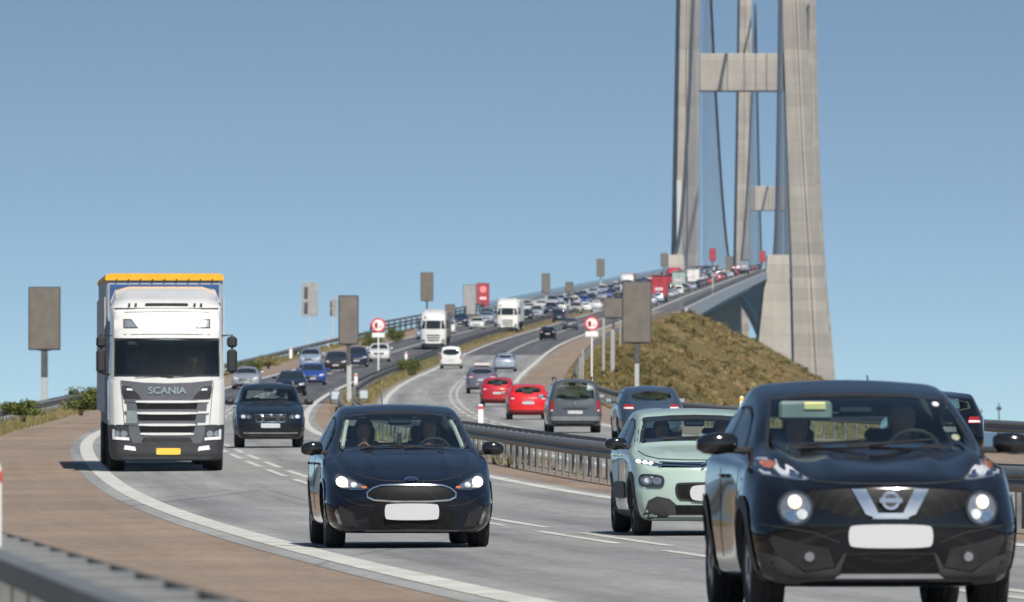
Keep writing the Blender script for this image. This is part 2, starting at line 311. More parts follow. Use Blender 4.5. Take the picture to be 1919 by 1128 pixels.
for sgn, par, y0 in ((-1, road_on, -6.5), (1, road_out, 70)):
    y = y0
    while y < 760:
        strip('lane_dash', [sgn * (MED + LW / 2) - .26, sgn * (MED + LW / 2) - .12], yrange(y + 4, y + 15, 4), .005, LINE, par)
        strip('lane_dash', [sgn * (MED + LW / 2) + .12, sgn * (MED + LW / 2) + .26], yrange(y + 2, y + 13, 4), .005, LINE, par)
        y += 16
    strip('lane_line', [sgn * (MED + LW / 2) - .1, sgn * (MED + LW / 2) + .1], ysamp(764, 2400), .005, LINE, par)
# ------------------------------------------------------------------ bridge
bridge = empty('suspension_bridge', (cxy(ABUT)[0], ABUT, 0))
tag(bridge, 'tall concrete suspension bridge rising over the water beyond the grassy hill', 'bridge')
def wl(o, par): o.parent = par; o.matrix_parent_inverse = Matrix.Translation(par.location).inverted() if par.type == 'EMPTY' else Matrix(); return o
HWD = 14.6
def sweep(name, sec, ys, mt, par=bridge, smooth=None):       # section list of (offset, dz)
    V = []; Fc = []; n = len(sec)
    for y in ys:
        x, z = cxy(y); V += [(x + o, y, z + d) for o, d in sec]
    for i in range(len(ys) - 1):
        for j in range(n): Fc.append((i * n + j, i * n + (j + 1) % n, (i + 1) * n + (j + 1) % n, (i + 1) * n + j))
    Fc += [tuple(range(n))[::-1], tuple(range((len(ys) - 1) * n, len(ys) * n))]
    return wl(mesh_obj(name, V, Fc, mt, None, smooth), par)
ysb = ysamp(ABUT, 5300)
sweep('deck_slab', [(-HWD, -.02), (HWD, -.02), (HWD, -.5), (HWD - 3, -.9), (-HWD + 3, -.9), (-HWD, -.5)], ysb, GIRD)
for a_, b_ in ((-HWD + .1, -OUT - .004), (OUT + .004, HWD - .1)): strip('bridge_shoulder', lanes(a_, b_, 2), ysamp(ABUT, 5300), -.003, ASPH_M, road_on if a_ < 0 else road_out)
sweep('girder', [(-12, -.8), (12, -.8), (10, -4.8), (-10, -4.8)], ysamp(ABUT + 2, 2400), GIRD)
sweep('girder', [(-12, -.8), (12, -.8), (8, -4.2), (-8, -4.2)], ysamp(2400, 5250), GIRD)
for s in (-1, 1):
    sweep('fascia', [(s * HWD, .55), (s * (HWD + .35), .55), (s * (HWD + .35), -1.5), (s * HWD, -.8)][::s], ysb, GIRD)
    for k, hz in enumerate((.75, 1.0, 1.3)):
        sweep('parapet_rail', [(s * (HWD - .2), hz + .06), (s * (HWD - .1), hz + .06), (s * (HWD - .1), hz - .06), (s * (HWD - .2), hz - .06)][::s], ysb, STEELD)
for yp in (1300, 1446, 1640, 1834, 2028, 2222):
    x, z = cxy(yp); top = z - 4.7; m_ = MB()
    p = wl(MB().add([(x + a * wx, yp + b * wy, zz) for zz, wx, wy in ((-3, 11.5, 4.2), (top * .6, 10.4, 3.2), (top, 10.0, 2.8)) for a, b in ((-1, -1), (1, -1), (1, 1), (-1, 1))],
        [(i * 4 + j, i * 4 + (j + 1) % 4, (i + 1) * 4 + (j + 1) % 4, (i + 1) * 4 + j) for i in range(2) for j in range(4)] + [(8, 9, 10, 11)]).build('pier', CONC2), bridge)
x, z = cxy(ABUT)
wl(MB().box((x, ABUT + 3, z - 5), (24, 6, 8.4)).build('abutment', CONC2), bridge)
for o in (11.8, 13.9): wl(MB().box((x + o, ABUT - 9, z - 3.2), (.9, 1.2, 5.4), bev=.1).build('abutment_column', CONC2), bridge)
# anchor blocks
for yb, sg in ((2415, 1), (5190, -1)):
    x, z = cxy(yb); x += 1.0; ab = wl(MB().box((x, yb + 30, 3), (52, 84, 10), bev=1).build('anchor_block', CONC2), bridge)
    for s in (-1, 1):
        in_t, in_b, ou_t, ou_b = (14.0, 7.2, 20.0, 21.6) if s > 0 else (9.8, 6.0, 14.0, 17.5); ztop = z + 5.2
        V = []
        for (yy, zt) in ((yb - 2, ztop), (yb + 10 * sg + (0 if sg > 0 else 2), ztop), (yb + 66 * sg, 12)):
            V += [(x + s * in_b, yy, 2), (x + s * ou_b, yy, 2), (x + s * (ou_t + .0), yy, zt), (x + s * in_t, yy, zt)]
        f = [(0, 1, 2, 3), (8, 11, 10, 9)] + [(i * 4 + j, (i + 1) * 4 + j, (i + 1) * 4 + (j + 1) % 4, i * 4 + (j + 1) % 4) for i in range(2) for j in range(4)]
        o = mesh_obj('anchor_leg', V, f, CONC2); o.parent = ab; o.matrix_parent_inverse = Matrix.Translation(bridge.location).inverted() @ Matrix.Translation(bridge.location)
    ab.children
# pylons
PYL = (3000.0, 4624.0)
def lp(pts, z):   # piecewise linear
    return float(np.interp(z, [p[0] for p in pts], [p[1] for p in pts]))
TOPZ = 276.0
def leg(yp, side):
    cx0 = cxy(yp)[0] - (2.0 if yp > 4000 else 0); zs_ = [-4, 8, 20, 38, 60, 75, 95, 115, 135, 150, 170, 200, 230, TOPZ]; V = []; Fc = []
    for z in zs_:
        if side < 0: inn = lp([(0, -17.6), (75, -15.6), (170, -14.9), (276, -14.3)], z); out = lp([(0, -27.5), (75, -24.9), (170, -23.0), (276, -21.4)], z)
        else: inn = lp([(0, 18.9), (75, 17.4), (170, 14.0), (276, 12.8)], z); out = lp([(0, 34.0), (35, 31.8), (75, 28.6), (110, 25.4), (170, 22.4), (276, 20.0)], z)
        dp = lp([(0, 10), (75, 7.5), (254, 5)], z); w = out - inn
        ch = .66 if side > 0 else .84
        for t, d in ((0, -dp), (.42, -dp - .8), (.45, -dp), (.55, -dp), (.58, -dp - .8), (ch, -dp - .6), (1, -dp * .35), (1, dp * .35), (ch, dp), (0, dp)): V.append((cx0 + inn + w * t, yp + d, z))
    n = 10
    for i in range(len(zs_) - 1):
        for j in range(n): Fc.append((i * n + j, i * n + (j + 1) % n, (i + 1) * n + (j + 1) % n, (i + 1) * n + j) if side > 0 else (i * n + j, (i + 1) * n + j, (i + 1) * n + (j + 1) % n, i * n + (j + 1) % n))
    Fc.append(tuple(range((len(zs_) - 1) * n, len(zs_) * n)))
    return V, Fc
for yp in PYL:
    cx0 = cxy(yp)[0] - (2.0 if yp > 4000 else 0)
    py = empty('pylon', (cx0, yp, 0)); wl(py, bridge)
    M = Matrix.Translation(Vector((cx0, yp, 0))).inverted()
    def pp(o): o.parent = py; o.matrix_parent_inverse = M; return o
    for s in (-1, 1): V, Fc = leg(yp, s); pp(mesh_obj('pylon_leg', V, Fc, CONC))
    bw = (-15.2, 14.6)
    for k in range(3):
        a = bw[0] + (bw[1] - bw[0]) * k / 3 + (.08 if k else 0); b = bw[0] + (bw[1] - bw[0]) * (k + 1) / 3
        pp(MB().box((cx0 + (a + b) / 2, yp, 18 + 126), (b - a, 9, 13.2), bev=.25).build('cross_beam', CONC))
    pp(MB().box((cx0, yp, 266), (28, 8, 10)).build('cross_beam', CONC))
    pp(MB().box((cx0 - 22.2, yp - 9.0, 18 + 62), (1.6, 1.4, 52)).build('service_lift', mat('white_lift', (.46, .45, .43), .6)))
def cable_z(y):
    zt = 252.0
    if y < PYL[0]:
        t = (y - 2418) / (PYL[0] - 2418); z0 = cxy(2418)[1] + 5.5; return z0 + (zt - z0) * t - 4 * 38 * t * (1 - t)
    if y > PYL[1]:
        t = (5190 - y) / (5190 - PYL[1]); z0 = cxy(5190)[1] + 5.5; return z0 + (zt - z0) * t - 4 * 38 * t * (1 - t)
    m = (PYL[0] + PYL[1]) / 2; zm = cxy(m)[1] + 4.0; return zm + (zt - zm) * ((y - m) / (m - PYL[0])) ** 2
for s in (-1, 1):
    off = lambda y: (-14.2 if s < 0 else 14.6) * (1.0 if y > 2900 else 1 + (.16 if s > 0 else -.22) * (2900 - y) / 480)
    P = [(cxy(y)[0] + off(y), y, cable_z(y)) for y in yrange(2418, 5190, 24)]
    wl(MB().tube(P, .55, 6).build('main_cable', CABLE, None, 60), bridge)
    for y in yrange(2450, 5160, 24):
        if min(abs(y - q) for q in PYL) < 14: continue
        x = cxy(y)[0] + off(y); zt = cable_z(y); zb = cxy(y)[1] + .2
        if zt - zb < 1: continue
        m_ = MB()
        for d in (-.35, .35): m_.tube([(x, y + d, zb), (x, y + d, zt)], .075, 5, False)
        wl(m_.build('hanger', HANG), bridge)
# ------------------------------------------------------------------ vehicle library (local axes: front bumper at y=0, rear at y=L, x to the photo's right)
def pchip(pts):
    x = np.array([p[0] for p in pts], float); y = np.array([p[1] for p in pts], float); h = np.diff(x); d = np.diff(y) / h; m = np.zeros(len(x))
    for i in range(1, len(x) - 1):
        if d[i - 1] * d[i] > 0: w1 = 2 * h[i] + h[i - 1]; w2 = h[i] + 2 * h[i - 1]; m[i] = (w1 + w2) / (w1 / d[i - 1] + w2 / d[i])
    m[0] = d[0]; m[-1] = d[-1]
    def f(q):
        q = min(max(q, x[0]), x[-1]); j = min(max(int(np.searchsorted(x, q)) - 1, 0), len(h) - 1); t = (q - x[j]) / h[j]
        return (1 + 2 * t) * (1 - t) ** 2 * y[j] + t * (1 - t) ** 2 * h[j] * m[j] + t * t * (3 - 2 * t) * y[j + 1] + t * t * (t - 1) * h[j] * m[j + 1]
    return f
def chaikin(p, it, closed=False):
    for _ in range(it):
        q = [] if closed else [p[0]]; n = len(p)
        for i in range(n if closed else n - 1):
            a, b = p[i], p[(i + 1) % n]
            q += [(.75 * a[0] + .25 * b[0], .75 * a[1] + .25 * b[1]), (.25 * a[0] + .75 * b[0], .25 * a[1] + .75 * b[1])]
        if not closed: q.append(p[-1])
        p = q
    return p
def mirror_poly(p): return [(-a, b) for a, b in p][::-1]
def inside(poly, x, y):
    r = False; n = len(poly); j = n - 1
    for i in range(n):
        a, b = poly[i]; c, d = poly[j]
        if (b > y) != (d > y) and x < (c - a) * (y - b) / (d - b) + a: r = not r
        j = i
    return r
def ellipse(cx, cz, rx, rz, n=20): return [(cx + rx * math.cos(2 * PI * k / n), cz + rz * math.sin(2 * PI * k / n)) for k in range(n)]
def rect(x0, x1, z0, z1, r=0.0, it=2):
    p = [(x0, z0), (x1, z0), (x1, z1), (x0, z1)]
    if r > 0: p = [(x0 + r, z0), (x1 - r, z0), (x1, z0 + r), (x1, z1 - r), (x1 - r, z1), (x0 + r, z1), (x0, z1 - r), (x0, z0 + r)]; p = chaikin(p, 1, True)
    return p
class Car:
    def __init__(s, spec, hi=True):
        s.mid = hi == 'mid'
        s.sp = spec; s.L = spec['L']; s.hi = hi; s.holes = []
        top = pchip(spec['top']); ex = pchip([(a, b) for a, b, c in spec['edge']]); ez = pchip([(a, c) for a, b, c in spec['edge']])
        sx = pchip([(a, b) for a, b, c in spec['sh']]); sz = pchip([(a, c) for a, b, c in spec['sh']]); wd = pchip(spec['wid']); bt = pchip(spec['bot'])
        L = s.L; fe = spec.get('round', .14); it = (2 if s.mid else 3) if hi else 1
        ends = [0, .012, .03, .06, .1, .16, .24] if hi else [0, .03, .12, .24]
        k = (56 if s.mid else 92) if hi else 26
        st = ends + [.24 + (L - .48) * i / k for i in range(1, k)] + [L - e for e in ends[::-1]]
        halves = []
        for y in st:
            w, ws, zs, wr, zr, zt, zb = wd(y), sx(y), sz(y), ex(y), ez(y), top(y), bt(y)
            e = max(0, 1 - min(y, L - y) / fe) ** 2
            w *= 1 - .06 * e; ws *= 1 - .05 * e; zt -= .04 * e; zr -= .04 * e; zs -= .03 * e; zb += .04 * e
            zm = zb + .5 * (zs - zb)
            p = [(0, zb), (.6 * w, zb), (w - .13, zb), (w - .03, zb + .09), (w, zm - .06), (w, zm + .08), (ws + .012, zs - .035), (ws - .02, zs + .012), (ws + (wr - ws) * .14, zs + (zr - zs) * .12),
                 (ws + (wr - ws) * .55, zs + (zr - zs) * .56), (wr + .03, zr - .035), (wr - .04, zr + .012), (wr * .7, zr + (zt - zr) * .55), (wr * .38, zt - (zt - zr) * .12), (0, zt)]
            halves.append(chaikin(p, it))
        n = len(halves[0]); s.V = []; s.F = []
        for y, h in zip(st, halves): s.V += [(a, y, b) for a, b in h] + [(-a, y, b) for a, b in h[-2:0:-1]]
        m = 2 * n - 2
        for i in range(len(st) - 1):
            for j in range(m): s.F.append((i * m + j, (i + 1) * m + j, (i + 1) * m + (j + 1) % m, i * m + (j + 1) % m))
        nx = 16 if hi else 6
        for i, fl in ((0, 0), (len(st) - 1, 1)):              # end caps gridded across
            rows = []
            for j in range(1, n - 1):
                x, z = halves[i][j]; r = [i * m + (2 * n - 2 - j)]
                for c in range(1, nx): s.V.append((-x + 2 * x * c / nx, st[i], z)); r.append(len(s.V) - 1)
                r.append(i * m + j); rows.append(r)
            for a, b in zip(rows[:-1], rows[1:]):
                for c in range(nx): q = (a[c], a[c + 1], b[c + 1], b[c]); s.F.append(q if fl == 0 else q[::-1])
            for (r, ctr) in ((rows[0], i * m), (rows[-1], i * m + n - 1)):
                s.F.append(tuple(r + [ctr]) if (ctr == i * m) else tuple(r[::-1] + [ctr]))
        fa, fp = spec.get('fplan', (.30, 2.6)); ra, rpw = spec.get('rplan', (.22, 2.6)); fpr = pchip(spec.get('fprof', [(0, .10), (.3, .0), (.6, .0), (.9, .1)])); rpr = pchip(spec.get('rprof', [(0, .08), (.4, 0), (.7, 0), (1.2, .06)]))
        W = spec['W']; out = []
        for x, y, z in s.V:
            kf = max(0, 1 - y / 1.15); kr = max(0, 1 - (L - y) / 1.0); u = min(1, abs(x) / W)
            for x0, sxx, y0, y1, dz in spec.get('sculpt', ()):
                if y0 < y < y1 and z > .62: z += dz * math.exp(-((abs(x) - x0) / sxx) ** 2) * math.sin(PI * (y - y0) / (y1 - y0)) ** .5
            out.append((x, y + kf * (fa * u ** fp + fpr(z)) - kr * (ra * u ** rpw + rpr(z)), z))
        s.V = out; s.bvh = BVHTree.FromPolygons(s.V, s.F)
        s.root = empty(spec['name'])
        r = spec['wheel'][0]; s.ra = spec.get('arch', r + .055)
        for y in spec['axles']: s.holes.append(('W', y, r, s.ra))
    def hole(s, kind, poly): s.holes.append((kind, poly))
    def hit(s, a, b, ax):
        L = s.L
        o, d = {'F': ((a, -3, b), (0, 1, 0)), 'R': ((a, L + 3, b), (0, -1, 0)), 'A': ((-3, a, b), (1, 0, 0)), 'B': ((3, a, b), (-1, 0, 0)), 'T': ((a, b, 5), (0, 0, -1))}[ax]
        h = s.bvh.ray_cast(Vector(o), Vector(d))
        if h[0] is None: h = s.bvh.find_nearest(Vector({'F': (a, .3, b), 'R': (a, L - .3, b), 'A': (-s.sp['W'], a, b), 'B': (s.sp['W'], a, b), 'T': (a, b, 1)}[ax]))
        return h[0], h[1]
    def decal(s, name, poly, mt, ax='F', off=.004, grid=.06, parent=None, skirt=.02, smooth=60):
        if not s.hi: grid = max(grid, .16)
        if ax == 'A' or ax == 'R': pass
        bm = bmesh.new(); vs = [bm.verts.new((a, 0, b)) for a, b in poly]
        try: bm.faces.new(vs)
        except ValueError: pass
        a0, a1 = min(p[0] for p in poly), max(p[0] for p in poly); b0, b1 = min(p[1] for p in poly), max(p[1] for p in poly)
        for k in range(1, int((a1 - a0) / grid) + 1): bmesh.ops.bisect_plane(bm, geom=bm.verts[:] + bm.edges[:] + bm.faces[:], plane_co=(a0 + (a1 - a0) * k / (int((a1 - a0) / grid) + 1), 0, 0), plane_no=(1, 0, 0))
        for k in range(1, int((b1 - b0) / grid) + 1): bmesh.ops.bisect_plane(bm, geom=bm.verts[:] + bm.edges[:] + bm.faces[:], plane_co=(0, 0, b0 + (b1 - b0) * k / (int((b1 - b0) / grid) + 1)), plane_no=(0, 0, 1))
        bmesh.ops.triangulate(bm, faces=[f for f in bm.faces if len(f.verts) > 4])
        bm.verts.index_update(); dr = {'F': Vector((0, -1, 0)), 'R': Vector((0, 1, 0)), 'A': Vector((-1, 0, 0)), 'B': Vector((1, 0, 0)), 'T': Vector((0, 0, 1))}[ax]
        V = []; sk = []; N = []
        for v in bm.verts:
            p, nn = s.hit(v.co.x, v.co.z, ax); V.append(tuple(p + dr * off)); sk.append(tuple(p - dr * skirt)); 
        F = [tuple(v.index for v in f.verts) for f in bm.faces]; nv = len(V); B = [(e.verts[0].index, e.verts[1].index) for e in bm.edges if len(e.link_faces) == 1]
        if F:
            c = np.mean([V[i] for i in F[0]], axis=0); a, b, d = (np.array(V[i]) for i in F[0][:3])
            if np.dot(np.cross(b - a, d - a), np.array(dr)) < 0: F = [f[::-1] for f in F]
        F += [(a, b, b + nv, a + nv) for a, b in B]
        bm.free(); return mesh_obj(name, V + sk, F, mt, parent or s.root, smooth)
    def ring(s, name, poly, wdt, mt, ax='F', off=.006, parent=None):      # border strip inside an outline
        n = len(poly); cx_, cy_ = np.mean([p[0] for p in poly]), np.mean([p[1] for p in poly]); inn = []
        for i in range(n):
            a, b, c = np.array(poly[i - 1]), np.array(poly[i]), np.array(poly[(i + 1) % n]); t = c - a; t = t / (np.linalg.norm(t) + 1e-9); nr = np.array((-t[1], t[0]))
            if np.dot(nr, np.array((cx_, cy_)) - b) < 0: nr = -nr
            inn.append(b + nr * wdt)
        dr = {'F': Vector((0, -1, 0)), 'R': Vector((0, 1, 0)), 'A': Vector((-1, 0, 0)), 'B': Vector((1, 0, 0))}[ax]; V = []
        for P in (poly, inn):
            for p in P: q, _ = s.hit(float(p[0]), float(p[1]), ax); V.append(tuple(q + dr * off))
        F = [(i, (i + 1) % n, n + (i + 1) % n, n + i) for i in range(n)]
        return mesh_obj(name, V, F, mt, parent or s.root, 60)
    def seam(s, path, wd=.009, ax='F', mt=BLACK, name='shut_line', off=.003):
        fine = []
        for (a, b), (c, d) in zip(path[:-1], path[1:]): fine += [(a + (c - a) * k / 5, b + (d - b) * k / 5) for k in range(5)]
        fine.append(path[-1]); V = []; dr = {'F': Vector((0, -1, 0)), 'R': Vector((0, 1, 0)), 'A': Vector((-1, 0, 0)), 'B': Vector((1, 0, 0))}[ax]
        for i, pt in enumerate(fine):
            t = np.array(fine[min(i + 1, len(fine) - 1)]) - np.array(fine[max(i - 1, 0)]); t = t / (np.linalg.norm(t) + 1e-9); nr = (-t[1], t[0])
            for q in (-1, 1):
                h, nn = s.hit(pt[0] + q * nr[0] * wd / 2, pt[1] + q * nr[1] * wd / 2, ax); V.append(tuple(h + nn * off))
        return mesh_obj(name, V, [(2 * i, 2 * i + 1, 2 * i + 3, 2 * i + 2) for i in range(len(fine) - 1)], mt, s.root)
    def finish_body(s, mt, inner=None):
        keep = []; low = []; dk = s.sp.get('dark_below')
        for f in s.F:
            c = [sum(s.V[i][k] for i in f) / len(f) for k in range(3)]; dead = False
            for h in s.holes:
                if h[0] == 'W': dead = abs(c[0]) > s.sp['W'] * .55 and math.hypot(c[1] - h[1], c[2] - h[2]) < h[3]
                elif h[0] == 'F': dead = c[1] < s.L * .62 and c[2] > s.sp['cowl'] - .08 and inside(h[1], c[0], c[2])
                elif h[0] == 'R': dead = c[1] > s.L * .62 and c[2] > s.sp['cowl'] - .12 and inside(h[1], c[0], c[2])
                elif h[0] == 'S': dead = abs(c[0]) > s.sp['W'] * .5 and inside(h[1], c[1], c[2])
                if dead: break
            if not dead: keep.append(f); low.append(1 if dk and c[2] < dk else 0)
        b = mesh_obj('body', s.V, keep, mt, s.root, 50); s.body = b
        if dk: b.data.materials.append(s.sp['dark_mat']); b.data.polygons.foreach_set('material_index', low)
        for y in s.sp['axles']:
            for sg in (-1, 1):
                wl_ = MB()
                xo = s.sp['W'] * .955 * sg; xi = s.sp['W'] * .5 * sg; pts = []; n = 16
                for k in range(n + 1):
                    t = PI * (1.12 * k / n - .06); pts += [(xo, y + s.ra * math.cos(t), s.sp['wheel'][0] + s.ra * math.sin(t)), (xi, y + s.ra * math.cos(t), s.sp['wheel'][0] + s.ra * math.sin(t))]
                wl_.add(pts, [(2 * k, 2 * k + 1, 2 * k + 3, 2 * k + 2) for k in range(n)] + [tuple(range(1, 2 * n + 2, 2))])
                wl_.build('wheel_well', BLACK, s.root)
        return b
    def arches(s, mt, wdt=.05):
        n = 22
        for y in s.sp['axles']:
            for ax in 'AB':
                V = []; dr = Vector((-1, 0, 0)) if ax == 'A' else Vector((1, 0, 0)); r0 = s.sp['wheel'][0]
                for k in range(n + 1):
                    t = PI * (-.12 + 1.24 * k / n)
                    for rr in (s.ra - .02, s.ra + wdt):
                        q, _ = s.hit(y + rr * math.cos(t), max(r0 + rr * math.sin(t), .16), ax); V.append(tuple(q + dr * .012))
                    V.append(tuple(Vector(V[-2]) - dr * .05))
                F = []
                for k in range(n): F += [(3 * k, 3 * k + 1, 3 * k + 4, 3 * k + 3), (3 * k, 3 * k + 3, 3 * k + 5, 3 * k + 2)]
                mesh_obj('wheel_arch_trim', V, F, mt, s.root, 50)
    def wheels(s, rim=ALLOY, spokes=5):
        r, tw = s.sp['wheel']; n = 36 if s.hi else 16
        me = rm = None
        for y in s.sp['axles']:
            for sg in (-1, 1):
                x = sg * (s.sp['W'] - .03 - tw / 2)
                if me is None:
                    prof = [(-tw / 2, .62 * r), (-tw / 2, .92 * r), (-tw / 2 + .022, .985 * r), (-.035, r), (-.03, r - .008), (-.02, r), (.02, r), (.03, r - .008), (.035, r), (tw / 2 - .022, .985 * r), (tw / 2, .92 * r), (tw / 2, .62 * r), (-tw / 2, .62 * r)]
                    if not s.hi: prof = [(-tw / 2, .6 * r), (-tw / 2, .94 * r), (-tw / 2 + .03, r), (tw / 2 - .03, r), (tw / 2, .94 * r), (tw / 2, .6 * r), (-tw / 2, .6 * r)]
                    w = MB().lathe_x(prof, (0, 0, 0), n).build('wheel', RUBBER, s.root, 40)
                    m_ = MB().lathe_x([(tw / 2 - .03, .66 * r), (tw / 2 - .005, .66 * r), (tw / 2 - .005, .60 * r), (tw / 2 - .05, .58 * r), (tw / 2 - .05, .001)], (0, 0, 0), n)
                    if s.hi is True:
                        for k in range(spokes):
                            t = 2 * PI * k / spokes; c, d = math.cos(t), math.sin(t); V = []
                            for rr, hw_ in ((.06, .05), (.6 * r, .03)):
                                for q in (-1, 1):
                                    for xx in (tw / 2 - .045, tw / 2 - .008): V.append((xx, rr * c - q * hw_ * d, rr * d + q * hw_ * c))
                            m_.add(V, [(0, 1, 3, 2), (4, 6, 7, 5), (0, 4, 5, 1), (2, 3, 7, 6), (1, 5, 7, 3), (0, 2, 6, 4)])
                    rm = m_.build('rim', rim, w, 40); me = w; o = w
                else: o = link_copy(me, s.root)
                o.location = (x, y, r); o.rotation_euler = (0, 0, 0 if sg > 0 else PI)
    def mirrors(s, x, y, z, d=(.2, .12, .14), mt=None, yaw=.15, lower=None):
        for sg in (-1, 1):
            xw = s.hit(y, z, 'B')[0].x
            m_ = MB(); w, dd, h = d
            secs = [(0, .55, .5), (.12, .85, .85), (.5, 1, 1), (.85, .92, .8), (1, .6, .45)]; V = []; n = 12
            for t, a, b in secs:
                for k in range(n): q = 2 * PI * k / n; V.append((sg * (x - w / 2 + w * t), y + dd * .5 * a * math.copysign(abs(math.cos(q)) ** .6, math.cos(q)), z + h * .5 * b * math.copysign(abs(math.sin(q)) ** .6, math.sin(q)) - .015 * t))
            F = [(i * n + k, i * n + (k + 1) % n, (i + 1) * n + (k + 1) % n, (i + 1) * n + k) for i in range(4) for k in range(n)] + [tuple(range(n)), tuple(range(4 * n, 5 * n))]
            m_.add(V, F); m = m_.build('wing_mirror', mt or s.body.data.materials[0], s.root, 60)
            MB().box((sg * (x - w * .55 + xw - .03) / 2, y - .01, z - h * .32), (abs(x - w * .4 - xw) + .14, .06, .045), bev=.01).build('mirror_arm', BLACK, m)
            V2 = [(sg * (x - w / 2 + w * t), y + dd * .5, z + q * h * .36) for t in (.15, .9) for q in (-1, 1)]
            mesh_obj('mirror_glass', V2, [(0, 1, 3, 2)], CHROME, m)
    def lamp(s, name, poly, base, ax='F', lit=None, lens=True, off=.004, extra=(), both=True):
        for sg in ((1, -1) if both else (1,)):
            P = poly if sg > 0 else mirror_poly(poly)
            b = s.decal(name, P, base, ax, off)
            for (ep, em, eo) in extra: s.decal('lamp_unit', ep if sg > 0 else mirror_poly(ep), em, ax, off + eo, .03, b, .004)
            if lens and s.hi is True: s.decal('lens', P, LENS, ax, off + .03, .06, b, -.02)
    def plate(s, z, mt=PLATE, ax='F', w=.52, h=.115, x=0, txt=None, r=.012):
        p, nn = s.hit(x, z, ax); d = -1 if ax == 'F' else 1; m_ = MB()
        poly = chaikin(rect(x - w / 2, x + w / 2, z - h / 2, z + h / 2, r), 1, True)
        ys_ = [s.hit(x + q * w * .5, z, ax)[0].y for q in (-1, 0, 1)]; y0 = min(ys_) if ax == 'F' else max(ys_)
        return MB().prism(poly, y0 + d * .022, y0 - d * .02).build('number_plate', mt, s.root)
    def place(s, px, Y, o=None, away=False, yaw=0.0, lab=None, cat='car', group=None):
        put(s.root, s.L, px, Y, o, away, yaw); tag(s.root, lab, cat, group); return s.root
def put(root, L, px, Y, o=None, away=False, yaw=0.0):
    """nearest bumper stands at distance Y; lateral place from photo column px (or lane offset o); height and heading from the road"""
    X = px_x(px, Y) if px is not None else cxy(Y)[0] + o
    o = X - cxy(Y)[0]; hx, hz = slope(Y + L / 2); z = rp(o, Y)[2]
    if not away: root.location = (X, Y, z); root.rotation_euler = (math.atan(hz), 0, -math.atan(hx) + yaw)
    else: root.location = (X + hx * L, Y + L, z + hz * L); root.rotation_euler = (-math.atan(hz), 0, PI - math.atan(hx) + yaw)
def interior(car, y_dash, z_dash, y_seat, hw, z_roof, wheel_side=1, liner=None):
    c = car.root; L = car.L
    MB().box((0, y_dash + .25, z_dash - .14), (hw * 1.9, .75, .22), bev=.06).build('dashboard', DASH, c)
    MB().box((0, (y_dash + L - .5) / 2, .33), (hw * 1.85, L - y_dash - .6, .08)).build('cabin_floor', DASH, c)
    for k, ys_ in enumerate((y_seat, y_seat + .95)):
        for sg in ((-1, 1)):
            m_ = MB().box((sg * .36, ys_ - .2, .52), (.5, .52, .16), bev=.06)
            m_.add([(sg * .36 + a * w, ys_ + yy, zz) for zz, yy, w in ((.5, .05, .24), (.8, .1, .26), (1.06, .2, .2), (1.1, .22, .14)) for a, dy in ((-1, 0), (1, 0))] + [(sg * .36 + a * w, ys_ + yy + .13, zz) for zz, yy, w in ((.5, .05, .24), (.8, .1, .26), (1.06, .2, .2), (1.1, .22, .14)) for a in (-1, 1)],
                   [(0, 1, 3, 2), (2, 3, 5, 4), (4, 5, 7, 6), (8, 10, 11, 9), (10, 12, 13, 11), (12, 14, 15, 13), (0, 2, 10, 8), (2, 4, 12, 10), (4, 6, 14, 12), (1, 9, 11, 3), (3, 11, 13, 5), (5, 13, 15, 7), (6, 7, 15, 14)])
            m_.box((sg * .36, ys_ + .27, 1.17), (.26, .09, .17), bev=.03).build('seat', SEAT, c)
    R, yc, zc_ = .185, y_dash + .48, z_dash - .03; pts = []
    for k in range(21):
        t = 2 * PI * k / 20; pts.append((wheel_side * .36 + R * math.cos(t), yc + R * math.sin(t) * -.42, zc_ + R * math.sin(t) * .9))
    sw = MB().tube(pts, .016, 6, False); sw.box((wheel_side * .36, yc, zc_), (.3, .05, .07), bev=.02); sw.build('steering_wheel', DASH, c, 60)
    MB().box((0, y_dash + .75, z_roof - .14), (.25, .05, .075), bev=.025).build('rear_view_mirror', GLOSSB, c)
def wipers(car, z0, hw):
    for a, b in ((-.62, -.02), (.0, .58)):
        P = [car.hit(hw * (a + (b - a) * t), z0 + .012 + .035 * t, 'F')[0] + Vector((0, -.03, .0)) for t in (0, .25, .5, .75, 1)]
        MB().tube(P, .008, 5).build('wiper', RUBBER, car.root)
